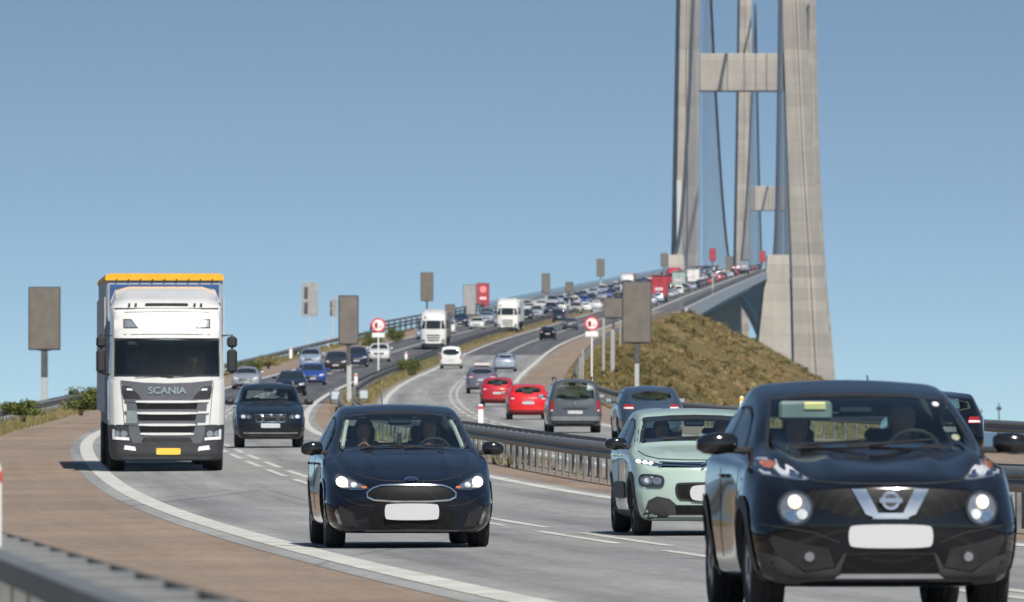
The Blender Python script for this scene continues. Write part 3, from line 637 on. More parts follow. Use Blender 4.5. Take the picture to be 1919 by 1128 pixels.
# ------------------------------------------------------------------ people in the cars
def person(name_label, car, x, y, z, shirt, hair_col, drive=True, skin=(.42, .24, .17), lean=0.0, face_y=None):
    """seated figure, facing the front bumper (-y)"""
    bm = mesh = bpy.data.meshes.new('person'); V = []; E = []; R = []
    def J(p, r, par=None): V.append(p); R.append(r); (E.append((par, len(V) - 1)) if par is not None else None); return len(V) - 1
    pel = J((0, 0, .12), .135); sp = J((0, .05, .3), .13, pel); ch = J((0, .1, .47), .15, sp); nk = J((0, .1, .60), .06, ch); hd0 = J((0, .085, .66), .06, nk)
    hd1 = J((0, .07, .72), .082, hd0); hd2 = J((0, .08, .79), .088, hd1); hd3 = J((0, .085, .85), .06, hd2)
    for sg in (-1, 1):
        sh = J((sg * .17, .1, .52), .07, ch)
        if drive: el = J((sg * .25, -.1, .34), .048, sh); wr = J((sg * .17, -.32, .42), .032, el); pm = J((sg * .155, -.38, .45), .034, wr)
        else: el = J((sg * .25, .0, .27), .048, sh); wr = J((sg * .12, -.2, .22), .032, el); pm = J((sg * .10, -.27, .22), .034, wr)
        for q, (dx, ln) in enumerate(((.026, .055), (.01, .065), (-.008, .06), (-.024, .048))):
            a = J((V[pm][0] + dx, V[pm][1] - .035, V[pm][2] + .01), .0105, pm); b = J((V[a][0], V[a][1] - ln * .5, V[a][2] - .012), .0095, a); J((V[b][0], V[b][1] - ln * .1, V[b][2] - ln * .5), .008, b)
        t1 = J((V[pm][0] - sg * .04, V[pm][1] + .0, V[pm][2] + .02), .011, pm); J((V[t1][0] - sg * .01, V[t1][1] - .035, V[t1][2] + .0), .009, t1)
        hp = J((sg * .1, -.04, .1), .1, pel); kn = J((sg * .14, -.44, .16), .065, hp); an = J((sg * .13, -.62, -.14), .045, kn); J((sg * .13, -.78, -.18), .035, an)
    mesh.from_pydata(V, E, []); o = bpy.data.objects.new('person', mesh); COL.objects.link(o)
    md = o.modifiers.new('skin', 'SKIN'); sv = mesh.skin_vertices[0].data
    for i, r in enumerate(R): sv[i].radius = (r, r); sv[i].use_root = (i == 0)
    ss = o.modifiers.new('sub', 'SUBSURF'); ss.levels = 2; ss.render_levels = 2
    dg = bpy.context.evaluated_depsgraph_get(); me2 = bpy.data.meshes.new_from_object(o.evaluated_get(dg)); o.modifiers.clear(); o.data = me2; bpy.data.meshes.remove(mesh)
    C = np.zeros(len(me2.vertices) * 3); me2.vertices.foreach_get('co', C); C = C.reshape(-1, 3)
    h = (C[:, 2] > .66) & (np.abs(C[:, 0]) < .12)                         # shape the head: nose, brow, chin, mouth
    for i in np.where(h)[0]:
        X_, Y_, Z_ = C[i]; f = max(0, (.07 - Y_) / .09)
        if f > 0:
            C[i, 1] -= .03 * math.exp(-(X_ / .018) ** 2 - ((Z_ - .735) / .025) ** 2) * min(1, f * 2)
            C[i, 1] += .010 * (math.exp(-((abs(X_) - .033) / .016) ** 2 - ((Z_ - .762) / .014) ** 2)) * min(1, f * 2)
            C[i, 1] -= .010 * math.exp(-(X_ / .03) ** 2 - ((Z_ - .675) / .014) ** 2) * min(1, f * 2)
        C[i, 1] = .08 + (C[i, 1] - .08) * 1.12
    me2.vertices.foreach_set('co', C.ravel()); me2.polygons.foreach_set('use_smooth', [True] * len(me2.polygons))
    skm = mat('skin_%.2f' % skin[0], skin, .55, var=.08, scale=14); shm = mat('shirt_%02d' % (int(shirt[0] * 90) + int(shirt[2] * 9)), shirt, .85, var=.15, scale=16); trm = mat('trousers', (.03, .035, .055), .9, var=.2, scale=14)
    for mm in (shm, skm, trm): me2.materials.append(mm)
    for p in me2.polygons:
        c = p.center
        p.material_index = 1 if (c.z > .605 or (c.y < -.3 and c.z > .19 and drive) or (c.y < -.17 and c.z > .17 and not drive and abs(c.x) < .16)) else (2 if c.z < .17 else 0)
    hr = MB(); n = 14; V = []
    for i, (zz, r) in enumerate(((.73, .088), (.78, .1), (.83, .098), (.87, .078), (.9, .03))):
        for k in range(n): t = 2 * PI * k / n; yy = math.sin(t) * r * 1.1; V.append((math.cos(t) * r * .98, .095 + max(yy, -r * (.35 + .2 * i)), zz + (.03 if yy < -.02 else 0) * (1 - i / 4)))
    hr.add(V, [(i * n + k, i * n + (k + 1) % n, (i + 1) * n + (k + 1) % n, (i + 1) * n + k) for i in range(4) for k in range(n)] + [tuple(range(4 * n, 5 * n))])
    hr.build('hair', mat('hair_%.2f' % hair_col[0], hair_col, .7, var=.3, scale=40), o, 180)
    M = car.root.matrix_basis; o.matrix_world = M @ Matrix.Translation((x, y, z)) @ Matrix.Rotation(lean, 4, 'Z')
    tag(o, name_label, 'person'); return o
# ------------------------------------------------------------------ the near vehicles
def grille_mat():
    m = bpy.data.materials.new('grille_mesh'); m.use_nodes = True; nt = m.node_tree; b = nt.nodes['Principled BSDF']; tc = nt.nodes.new('ShaderNodeTexCoord')
    v = nt.nodes.new('ShaderNodeTexVoronoi'); v.feature = 'DISTANCE_TO_EDGE'; v.inputs['Scale'].default_value = 48; v.inputs['Randomness'].default_value = .15; nt.links.new(tc.outputs['Object'], v.inputs['Vector'])
    nt.links.new(ramp(nt, v.outputs['Distance'], [(.05, (.014, .014, .015)), (.12, (.004, .004, .004))]), b.inputs['Base Color']); b.inputs['Roughness'].default_value = .45; b.inputs['Specular IOR Level'].default_value = .2
    return m
GMESH = grille_mat()
def hero_glass(car, ws, side=(), rear=None, frit=.03, tint=GLASS):
    car.hole('F', [(x * .985, z) for x, z in ws]); w = car.decal('windscreen', ws, tint, 'F', .003, .07, None, .002); car.ring('windscreen_seal', ws, frit, BLACK, 'F', .007, w)
    for p in side:
        car.hole('S', p)
        for ax in 'AB': q = car.decal('side_window', p, GLASS_SIDE, ax, .004, .1, None, .002); car.ring('window_trim', p, .022, BLACK, ax, .008, q)
    if rear: car.hole('R', rear); w = car.decal('rear_window', rear, tint, 'R', .003, .08, None, .002); car.ring('window_seal', rear, .025, BLACK, 'R', .007, w)
def headliner(car, y0, y1, z, hw):
    MB().box((0, (y0 + y1) / 2, z), (2 * hw, y1 - y0, .03), bev=.01).build('headliner', HEADLINER, car.root)
def door_gaps(car, ys_, z0, z1):
    for y in ys_:
        for ax in 'AB': car.decal('door_gap', [(y, z0), (y + .012, z0), (y + .012, z1), (y, z1)], BLACK, ax, .003, .12)
def handles(car, ys_, z, mt):
    for y in ys_:
        for ax, sg in (('A', -1), ('B', 1)):
            p = car.hit(y, z, ax)[0]; MB().box((p.x + sg * .02, y, z), (.035, .19, .03), bev=.012).build('door_handle', mt, car.root)
# ---- black crossover with round lamps
JUKE = dict(name='crossover_car', L=4.135, W=.885, cowl=1.09, wheel=(.338, .22), axles=(.84, 3.37), arch=.40,
    top=[(0, .90), (.1, .95), (.5, 1.035), (1.0, 1.09), (1.12, 1.115), (1.35, 1.235), (1.65, 1.375), (1.95, 1.478), (2.25, 1.54), (2.6, 1.585), (3.2, 1.55), (3.65, 1.42), (3.95, 1.17), (4.135, 1.0)],
    edge=[(0, .56, .88), (.5, .68, 1.0), (1.0, .73, 1.07), (1.12, .735, 1.085), (1.65, .675, 1.335), (1.95, .645, 1.445), (2.25, .635, 1.505), (2.6, .63, 1.54), (3.2, .60, 1.50), (3.7, .54, 1.37), (4.0, .5, 1.1), (4.135, .5, .96)],
    sh=[(0, .72, .80), (.3, .815, .93), (.8, .86, .985), (1.2, .85, 1.0), (2, .855, 1.02), (3.3, .875, 1.05), (4, .78, 1.0), (4.135, .7, .9)],
    wid=[(0, .84), (.3, .885), (.84, .91), (1.8, .855), (3.37, .895), (4.135, .82)], bot=[(0, .22), (.5, .2), (3.6, .2), (4.135, .3)],
    fprof=[(.15, .10), (.35, .035), (.6, .0), (.8, .02), (1.0, .12)], fplan=(.26, 2.4), sculpt=((.66, .10, .12, 1.3, .05), (.34, .05, .2, 1.05, .018), (0, .16, .2, 1.05, -.015)))
P_BLACK = paint('black', (.004, .0045, .007), .1, .16)
c = Car(JUKE)
ws = [(-.715, 1.10), (-.4, 1.118), (0, 1.127), (.4, 1.118), (.715, 1.10), (.615, 1.44), (.595, 1.472), (.3, 1.492), (0, 1.497), (-.3, 1.492), (-.595, 1.472), (-.615, 1.44)]
hero_glass(c, ws, [[(1.52, 1.075), (2.42, 1.095), (2.42, 1.41), (2.15, 1.40), (1.95, 1.35)], [(2.5, 1.095), (3.25, 1.13), (3.1, 1.34), (2.5, 1.41)]], [(-.5, 1.14), (.5, 1.14), (.43, 1.36), (-.43, 1.36)])
c.finish_body(P_BLACK); c.arches(TRIM, .07); c.wheels(ALLOY, 5); c.mirrors(1.0, 1.42, 1.155, (.27, .16, .155), GLOSSB)
# lower cladding, grille and bumper openings
c.decal('bumper_cladding', [(-.80, .24), (-.4, .2), (.4, .2), (.80, .24), (.84, .44), (.70, .40), (.55, .30), (.36, .33), (.30, .43), (-.30, .43), (-.36, .33), (-.55, .30), (-.70, .40), (-.84, .44)], TRIM, 'F', .012)
c.decal('lower_intake', [(-.33, .30), (.33, .30), (.29, .425), (-.29, .425)], GMESH, 'F', .018)
c.decal('skid_plate', [(-.36, .262), (.36, .262), (.32, .292), (-.32, .292)], SILVER, 'F', .024, .08)
for sg in (1, -1):
    q = [(.36, .34), (.54, .31), (.72, .40), (.80, .56), (.60, .50), (.40, .46)]
    c.decal('bumper_recess', [(sg * a, b) for a, b in q][::sg], BLACK, 'F', .005)
c.decal('grille', [(-.60, .835), (-.62, .76), (-.36, .69), (-.2, .655), (.2, .655), (.36, .69), (.62, .76), (.60, .835), (.3, .85), (-.3, .85)], GMESH, 'F', .006)
for sg in (1, -1):
    c.decal('grille_chrome_bar', [(sg * a, b) for a, b in [(.16, .85), (.255, .85), (.165, .685), (.10, .66), (.085, .70)]][::sg], CHROME, 'F', .02, .05)
c.decal('grille_chrome_bar', [(-.12, .655), (.12, .655), (.10, .693), (-.10, .693)], CHROME, 'F', .018, .05)
e = c.decal('emblem', ellipse(0, .775, .062, .062), CHROME, 'F', .03, .03); c.decal('emblem_bar', rect(-.075, .075, .76, .79), CHROME, 'F', .038, .04, e); c.decal('emblem_field', ellipse(0, .775, .042, .042), BLACK, 'F', .034, .03, e)
c.lamp('round_headlight', ellipse(.615, .725, .112, .115, 28), LAMPDARK, lens=True, off=.01, extra=[(ellipse(.615, .725, .095, .098, 22), REFLECT, .004), (ellipse(.62, .765, .042, .045, 18), LITD, .016), (ellipse(.575, .685, .034, .034, 14), LAMPWHITE, .014), (ellipse(.645, .672, .034, .034, 14), CHROME, .014)])
c.lamp('upper_lamp', chaikin([(.80, 1.04), (.745, 1.065), (.66, 1.035), (.50, .915), (.56, .905), (.70, .93), (.80, .945)], 1, True), LAMPWHITE, extra=[(ellipse(.735, 1.015, .042, .028, 14), LAMPAMB, .012), (ellipse(.60, .945, .03, .018, 12), CHROME, .012)])
c.lamp('fog_lamp', ellipse(.525, .405, .045, .043, 16), LAMPDARK, extra=[(ellipse(.525, .405, .034, .032, 14), LENS, .01), (ellipse(.525, .405, .03, .03, 14), SILVER, .006)], lens=False, off=.012)
c.plate(.54, w=.555, h=.155, r=.03); c.seam([(-.66, 1.065), (-.56, .955), (-.48, .90), (-.3, .885), (0, .88), (.3, .885), (.48, .90), (.56, .955), (.66, 1.065)], .012); c.seam([(-.86, .62), (-.70, .60), (-.5, .565), (-.33, .50)], .01); c.seam([(.86, .62), (.70, .60), (.5, .565), (.33, .50)], .01)
handles(c, (2.25,), .93, P_BLACK); wipers(c, 1.128, .74)
interior(c, 1.25, 1.10, 2.2, .72, 1.52); headliner(c, 2.1, 3.3, 1.47, .48); door_gaps(c, (1.42, 2.46), .38, .98)
MB().box((-.36, 1.82, 1.37), (.36, .05, .13), bev=.02).build('sun_visor', mat('visor_grey', (.16, .2, .2), .8), c.root); MB().box((-.30, 1.79, 1.40), (.15, .02, .055), bev=.008).build('visor_label', mat('label_yellow', (.7, .62, .28), .6), c.root)
c.decal('windscreen_sticker', rect(.50, .545, 1.40, 1.43, .01), WHITEP, 'F', .006, .05); c.decal('windscreen_sticker', ellipse(.60, 1.19, .028, .02), mat('sticker_cream', (.6, .5, .36), .6), 'F', .006, .05)
MB().tube([(0.25, 3.25, 1.5), (.25, 3.45, 1.62)], .006, 5).build('aerial', BLACK, c.root)
c.place(1669, 55.9, lab='black crossover car with big round headlights and chrome V grille', cat='car')
c.root.rotation_euler.z -= .012
person('driver in dark top at the wheel of the black round-lamped crossover', c, .36, 2.28, .52, (.03, .03, .04), (.25, .23, .22))
person('passenger beside the driver in the black round-lamped crossover', c, -.36, 2.28, .50, (.16, .07, .06), (.05, .035, .025), False)
# ---- dark blue-black hatchback
FOCUS = dict(name='hatchback_car', L=4.36, W=.912, cowl=.99, wheel=(.325, .215), axles=(.92, 3.57), arch=.375,
    top=[(0, .70), (.08, .745), (.3, .83), (.7, .93), (1.1, .995), (1.2, 1.02), (1.5, 1.155), (1.85, 1.31), (2.15, 1.415), (2.45, 1.47), (2.8, 1.484), (3.4, 1.45), (3.85, 1.35), (4.1, 1.12), (4.28, .98), (4.36, .9)],
    edge=[(0, .52, .68), (.3, .64, .80), (.7, .69, .885), (1.1, .72, .955), (1.2, .73, .975), (1.5, .695, 1.10), (1.85, .66, 1.265), (2.15, .635, 1.375), (2.45, .625, 1.43), (2.8, .62, 1.446), (3.4, .595, 1.41), (3.85, .55, 1.30), (4.1, .55, 1.06), (4.36, .5, .85)],
    sh=[(0, .70, .62), (.15, .79, .70), (.5, .86, .80), (.95, .89, .875), (1.2, .885, .915), (2, .88, .945), (3.4, .885, .985), (4, .82, .96), (4.36, .66, .8)],
    wid=[(0, .84), (.3, .895), (.9, .918), (1.8, .89), (3.5, .918), (4.36, .82)], bot=[(0, .15), (.5, .16), (3.6, .18), (4.36, .3)],
    fprof=[(.1, .07), (.3, .015), (.5, .0), (.65, .03), (.8, .16)], fplan=(.34, 2.4), sculpt=((.40, .045, .12, 1.12, .02), (.70, .07, .2, 1.2, .018)))
c = Car(FOCUS)
P_NAVY = paint('blue_black', (.004, .006, .013), .1, .16)
ws = [(-.735, .985), (-.4, 1.018), (0, 1.03), (.4, 1.018), (.735, .985), (.632, 1.335), (.612, 1.375), (.3, 1.402), (0, 1.41), (-.3, 1.402), (-.612, 1.375), (-.632, 1.335)]
hero_glass(c, ws, [[(1.55, .965), (2.55, .985), (2.55, 1.355), (2.25, 1.33), (1.95, 1.23)], [(2.62, .985), (3.55, 1.03), (3.4, 1.30), (2.62, 1.36)]], [(-.6, 1.05), (.6, 1.05), (.5, 1.34), (-.5, 1.34)])
c.finish_body(P_NAVY); c.arches(P_NAVY, .015); c.wheels(ALLOY, 5); c.mirrors(.985, 1.52, 1.025, (.23, .15, .15), GLOSSB)
g = chaikin([(-.50, .545), (-.38, .635), (-.2, .645), (.2, .645), (.38, .635), (.50, .545), (.37, .488), (-.37, .488)], 1, True)
c.decal('grille', g, GMESH, 'F', .006); c.ring('grille_surround', g, -.016, CHROME, 'F', .02)
e = c.decal('emblem', ellipse(0, .705, .075, .029), CHROME, 'F', .012, .04); c.decal('emblem_field', ellipse(0, .705, .06, .02), mat('badge_blue', (.012, .02, .05), .25), 'F', .018, .04, e)
c.lamp('headlight', chaikin([(.435, .615), (.50, .60), (.70, .60), (.815, .655), (.825, .735), (.77, .775), (.70, .755)], 1, True), LAMPDARK, extra=[(chaikin([(.47, .618), (.69, .617), (.79, .66), (.80, .725), (.76, .75), (.70, .735)], 1, True), REFLECT, .004), (ellipse(.73, .68, .058, .052, 18), LIT, .014), (ellipse(.61, .65, .035, .028, 14), LAMPWHITE, .012), (ellipse(.505, .627, .03, .013, 10), LAMPAMB, .012)])
c.decal('lower_intake', [(-.42, .20), (.42, .20), (.50, .36), (.38, .42), (-.38, .42), (-.50, .36)], GMESH, 'F', .005)
for sg in (1, -1):
    c.decal('fog_recess', [(sg * a, b) for a, b in [(.56, .22), (.74, .23), (.80, .36), (.76, .44), (.62, .36)]][::sg], BLACK, 'F', .005)
    c.decal('fog_trim', [(sg * a, b) for a, b in [(.73, .245), (.765, .25), (.81, .36), (.795, .40), (.765, .34)]][::sg], SILVER, 'F', .014)
c.decal('lip_trim', [(-.50, .172), (.50, .172), (.50, .188), (-.50, .188)], SILVER, 'F', .012, .1); c.decal('lower_spoiler', [(-.7, .12), (.7, .12), (.74, .165), (-.74, .165)], BLACK, 'F', .015, .1)
c.seam([(-.735, .905), (-.70, .86), (-.655, .80), (-.52, .73), (-.3, .69), (0, .683), (.3, .69), (.52, .73), (.655, .80), (.70, .86), (.735, .905)], .012); c.seam([(-.86, .58), (-.6, .46), (-.52, .44), (-.40, .44)], .01); c.seam([(.86, .58), (.6, .46), (.52, .44), (.40, .44)], .01)
c.plate(.375, w=.58, h=.17, r=.03); handles(c, (2.3, 3.25), .86, P_NAVY); wipers(c, 1.012, .76)
interior(c, 1.3, .99, 2.35, .74, 1.44); headliner(c, 2.3, 3.6, 1.385, .48); door_gaps(c, (1.42, 2.58, 3.5), .3, .93); MB().tube([(-.08, 3.55, 1.42), (-.1, 3.66, 1.62)], .006, 5).build('aerial', BLACK, c.root)
MB().box((.0, 2.02, 1.10), (.05, .02, .16), bev=.008).build('phone_holder', BLACK, c.root)
for sg in (-1, 1): MB().tube([(sg * .655, 1.5, 1.03), (sg * .595, 1.9, 1.235), (sg * .54, 2.24, 1.36)], .022, 6).build('pillar_trim', HEADLINER, c.root)
c.root.scale = (1, 1, 1.045); c.place(772, 91.2, lab='dark blue-black hatchback with lit headlights and chrome-rimmed grille', cat='car')
person('driver with dark hair steering the dark blue hatchback', c, .36, 2.42, .46, (.05, .04, .05), (.03, .022, .018))
person('passenger in black sitting in the dark blue hatchback', c, -.36, 2.42, .44, (.02, .02, .024), (.02, .016, .014), False)
# ---- mint green small crossover hatch
C3 = dict(name='small_hatchback', L=3.996, W=.875, cowl=1.03, wheel=(.318, .205), axles=(.80, 3.34), arch=.37,
    top=[(0, .83), (.08, .875), (.4, .965), (.8, 1.02), (1.05, 1.055), (1.15, 1.08), (1.5, 1.25), (1.8, 1.375), (2.1, 1.45), (2.4, 1.485), (2.8, 1.49), (3.4, 1.46), (3.7, 1.38), (3.85, 1.15), (3.996, .95)],
    edge=[(0, .58, .815), (.4, .68, .925), (.8, .715, .985), (1.05, .735, 1.02), (1.15, .735, 1.04), (1.5, .69, 1.19), (1.8, .665, 1.33), (2.1, .65, 1.41), (2.8, .64, 1.455), (3.4, .615, 1.425), (3.7, .55, 1.30), (3.85, .55, 1.1), (3.996, .5, .9)],
    sh=[(0, .71, .74), (.15, .79, .82), (.5, .845, .90), (1.0, .86, .955), (2, .86, .99), (3.3, .865, 1.02), (3.8, .8, 1.0), (3.996, .68, .85)],
    wid=[(0, .83), (.3, .865), (.8, .878), (1.8, .86), (3.3, .88), (3.996, .8)], bot=[(0, .17), (.5, .17), (3.4, .19), (3.996, .3)],
    fprof=[(.1, .08), (.3, .02), (.5, .0), (.75, .02), (.95, .14)], fplan=(.30, 2.4), sculpt=((.45, .05, .15, 1.0, .016),))
c = Car(C3); P_MINT = paint('mint_green', (.385, .49, .425), .05, .3)
ws = [(-.72, 1.075), (-.4, 1.098), (0, 1.106), (.4, 1.098), (.72, 1.075), (.64, 1.345), (.615, 1.378), (.3, 1.405), (0, 1.412), (-.3, 1.405), (-.615, 1.378), (-.64, 1.345)]
hero_glass(c, ws, [[(1.5, 1.01), (2.35, 1.02), (2.35, 1.37), (2.1, 1.35), (1.85, 1.27)], [(2.42, 1.02), (3.3, 1.05), (3.2, 1.33), (2.42, 1.37)]], [(-.55, 1.1), (.55, 1.1), (.5, 1.36), (-.5, 1.36)], .055)
c.finish_body(P_MINT); c.arches(TRIM, .06); c.wheels(BLACK, 5); c.mirrors(.985, 1.46, 1.075, (.25, .15, .15), GLOSSB)
for sg in (-1, 1): c.decal('pillar_panel', [(sg * a, b) for a, b in [(.735, 1.085), (.765, 1.085), (.675, 1.36), (.65, 1.36)]][::sg], GLOSSB, 'F', .004)
for ax in 'AB': c.decal('side_bump_panel', rect(1.55, 2.85, .42, .62, .08), TRIM, ax, .02); c.decal('sill_cladding', [(1.2, .18), (2.95, .18), (2.95, .28), (1.2, .28)], TRIM, ax, .012)
c.lamp('daytime_lamp', chaikin([(.57, .80), (.83, .845), (.845, .885), (.80, .895), (.60, .855)], 1, True), LAMPDARK, extra=[(ellipse(.80, .868, .026, .02, 12), LITW, .01), (ellipse(.735, .855, .026, .02, 12), LITW, .01), (ellipse(.67, .842, .026, .02, 12), LITW, .01)])
for z0 in (.80, .835):
    for sg in (-1, 1): c.decal('chevron_bar', [(sg * a, b + z0) for a, b in [(.11, .0), (.57, .018), (.57, .034), (.11, .016)]][::sg], CHROME, 'F', .014, .08)
c.decal('grille_strip', [(-.6, .795), (.6, .795), (.58, .86), (-.58, .86)], GLOSSB, 'F', .005)
for z0 in (.785, .825):
    pts = [c.hit(a, z0 + b, 'F')[0] + Vector((0, -.02, 0)) for a, b in ((-.115, 0), (-.06, .02), (0, .075), (.06, .02), (.115, 0))]
    MB().tube(pts, .014, 6).build('chevron_emblem', CHROME, c.root)
hl = chaikin([(.54, .60), (.58, .56), (.78, .57), (.82, .62), (.815, .70), (.77, .725), (.58, .71), (.54, .67)], 1, True)
c.lamp('headlight', hl, LAMPDARK, extra=[(ellipse(.735, .645, .06, .052, 18), REFLECT, .008), (ellipse(.62, .64, .05, .046, 16), REFLECT, .008), (ellipse(.735, .645, .03, .028, 12), LAMPWHITE, .012)])
for sg in (1, -1): c.ring('headlight_rim', hl if sg > 0 else mirror_poly(hl), .02, LAMPDARK, 'F', .02)
gp = chaikin([(-.42, .60), (-.36, .625), (.36, .625), (.42, .60), (.41, .46), (.34, .40), (-.34, .40), (-.41, .46)], 1, True)
c.decal('grille', gp, GMESH, 'F', .006); c.ring('grille_frame', gp, .025, BLACK, 'F', .014)
c.decal('lower_cladding', [(-.74, .16), (.74, .16), (.77, .24), (.72, .41), (.62, .46), (.48, .43), (.40, .36), (-.40, .36), (-.48, .43), (-.62, .46), (-.72, .41), (-.77, .24)], TRIM, 'F', .008)
c.decal('lower_intake', [(-.40, .255), (.40, .255), (.42, .35), (-.42, .35)], GMESH, 'F', .014); c.decal('skid_strip', [(-.5, .215), (.5, .215), (.48, .24), (-.48, .24)], SILVER, 'F', .018, .08)
c.seam([(-.76, .985), (-.70, .93), (-.58, .895), (-.3, .882), (0, .88), (.3, .882), (.58, .895), (.70, .93), (.76, .985)], .01)
c.plate(.50, w=.50, h=.19, r=.05); handles(c, (2.1, 2.95), .93, P_MINT); wipers(c, 1.105, .74); interior(c, 1.25, 1.045, 2.15, .73, 1.45); headliner(c, 2.2, 3.4, 1.39, .5); door_gaps(c, (1.38, 2.38), .3, .96)
c.place(1333, 99.3, lab='mint green small hatchback with chrome chevron badge and blacked-out pillars', cat='car')
person('passenger in dark clothes inside the mint green hatchback', c, -.36, 2.25, .46, (.03, .035, .05), (.06, .04, .03), False)
person('driver of the mint green hatchback holding the wheel', c, .36, 2.25, .46, (.08, .08, .1), (.12, .09, .06))
# ---- black suv with chrome three-part grille
SUVS = dict(name='suv_car', L=4.83, W=.952, cowl=1.11, wheel=(.365, .235), axles=(.93, 3.74), arch=.42,
    top=[(0, .86), (.08, .92), (.5, 1.03), (1.0, 1.09), (1.2, 1.13), (1.6, 1.34), (1.95, 1.50), (2.3, 1.595), (2.8, 1.63), (3.6, 1.60), (4.3, 1.5), (4.6, 1.2), (4.83, 1.0)],
    edge=[(0, .62, .84), (.5, .74, .99), (1.0, .78, 1.055), (1.2, .78, 1.085), (1.6, .76, 1.29), (1.95, .73, 1.455), (2.3, .715, 1.55), (3.6, .70, 1.56), (4.3, .67, 1.46), (4.6, .66, 1.2), (4.83, .5, .95)],
    sh=[(0, .76, .78), (.2, .86, .87), (.6, .92, .96), (1.2, .92, 1.03), (2, .92, 1.06), (3.8, .93, 1.10), (4.5, .85, 1.05), (4.83, .7, .9)],
    wid=[(0, .89), (.3, .935), (.93, .958), (2, .935), (3.7, .958), (4.83, .86)], bot=[(0, .22), (4, .24), (4.83, .34)],
    fprof=[(.15, .09), (.35, .02), (.6, .0), (.85, .03), (1.0, .14)])
c = Car(SUVS); ws = [(-.78, 1.115), (0, 1.15), (.78, 1.115), (.725, 1.47), (.70, 1.50), (0, 1.53), (-.70, 1.50), (-.725, 1.47)]
hero_glass(c, ws, [[(1.65, 1.10), (2.7, 1.12), (2.7, 1.48), (2.1, 1.42)], [(2.78, 1.12), (4.1, 1.17), (3.9, 1.45), (2.78, 1.48)]], [(-.6, 1.2), (.6, 1.2), (.53, 1.46), (-.53, 1.46)])
P_DNAVY = paint('navy_black', (.008, .012, .018), .25, .25)
c.finish_body(P_DNAVY); c.arches(P_DNAVY, .02); c.wheels(ALLOY, 5); c.mirrors(1.09, 1.62, 1.16, (.24, .16, .17), BLACK)
for x0, x1 in ((-.435, -.20), (-.185, .185), (.20, .435)):
    p = [(x0, .845), (x1, .845), (x1 - (.05 if x1 > .3 else .01), .645), (x0 + (.05 if x0 < -.3 else .01), .645)]; c.decal('grille', p, GMESH, 'F', .008, .08); c.ring('grille_chrome', p, .022, CHROME, 'F', .02)
for sg in (-1, 1): MB().tube([(sg * .68, 2.4, 1.58), (sg * .68, 2.5, 1.66), (sg * .67, 3.8, 1.655), (sg * .66, 3.95, 1.57)], .017, 6).build('roof_rail', SILVER, c.root)
c.lamp('headlight', chaikin([(.49, .72), (.84, .74), (.87, .83), (.80, .865), (.50, .835)], 1, True), LAMPDARK, extra=[(ellipse(.60, .775, .05, .045, 14), REFLECT, .01), (ellipse(.74, .785, .065, .045, 14), LAMPWHITE, .01)])
c.plate(.56, w=.52, h=.115); c.decal('chrome_bumper_trim', [(-.74, .36), (.74, .36), (.74, .385), (-.74, .385)], CHROME, 'F', .014, .1); c.decal('lower_intake', [(-.6, .26), (.6, .26), (.66, .345), (-.66, .345)], BLACK, 'F', .006)
for k, ch in enumerate('0') : pass
handles(c, (2.4, 3.4), 1.0, P_DNAVY); wipers(c, 1.13, .8); interior(c, 1.35, 1.10, 2.5, .78, 1.58)
c.root.scale = (1, 1, 1.09); c.place(507, 233, lab='black SUV with chrome three-part grille and roof rails beside the white lorry', cat='car')
person('driver behind the windscreen of the black roof-railed SUV', c, .38, 2.58, .56, (.05, .06, .09), (.05, .04, .03))
# ---- white lorry with yellow-topped trailer
def text_mesh(txt, size, mt, parent, loc, rot=(PI / 2, 0, 0), ext=.01, name='lettering', sx=1.0):
    cu = bpy.data.curves.new(name, 'FONT'); cu.body = txt; cu.size = size; cu.extrude = ext; cu.align_x = 'CENTER'; cu.align_y = 'CENTER'; cu.offset = size * .02
    t = bpy.data.objects.new(name, cu); COL.objects.link(t); dg = bpy.context.evaluated_depsgraph_get(); me = bpy.data.meshes.new_from_object(t.evaluated_get(dg)); bpy.data.objects.remove(t)
    me.materials.clear(); me.materials.append(mt); o = bpy.data.objects.new(name, me); COL.objects.link(o); o.parent = parent; o.location = loc; o.rotation_euler = rot; o.scale = (sx, 1, 1); return o
TRUCK = dict(name='articulated_lorry', L=2.35, W=1.25, cowl=1.9, wheel=(.5, .34), axles=(1.38,), arch=.60, round=.2,
    top=[(0, 3.50), (.3, 3.58), (1, 3.62), (2.35, 3.62)], edge=[(0, 1.10, 3.42), (.3, 1.15, 3.52), (2.35, 1.17, 3.55)], sh=[(0, 1.20, 1.95), (.2, 1.235, 1.98), (2.35, 1.25, 2.0)],
    wid=[(0, 1.19), (.2, 1.235), (.6, 1.25), (2.35, 1.25)], bot=[(0, .22), (1, .25), (2.35, .6)], fplan=(.20, 3.4), fprof=[(0, .05), (.4, 0), (1.9, .03), (2.9, .17), (3.3, .30), (3.7, .55)], rplan=(0, 2), rprof=[(0, 0), (4, 0)])
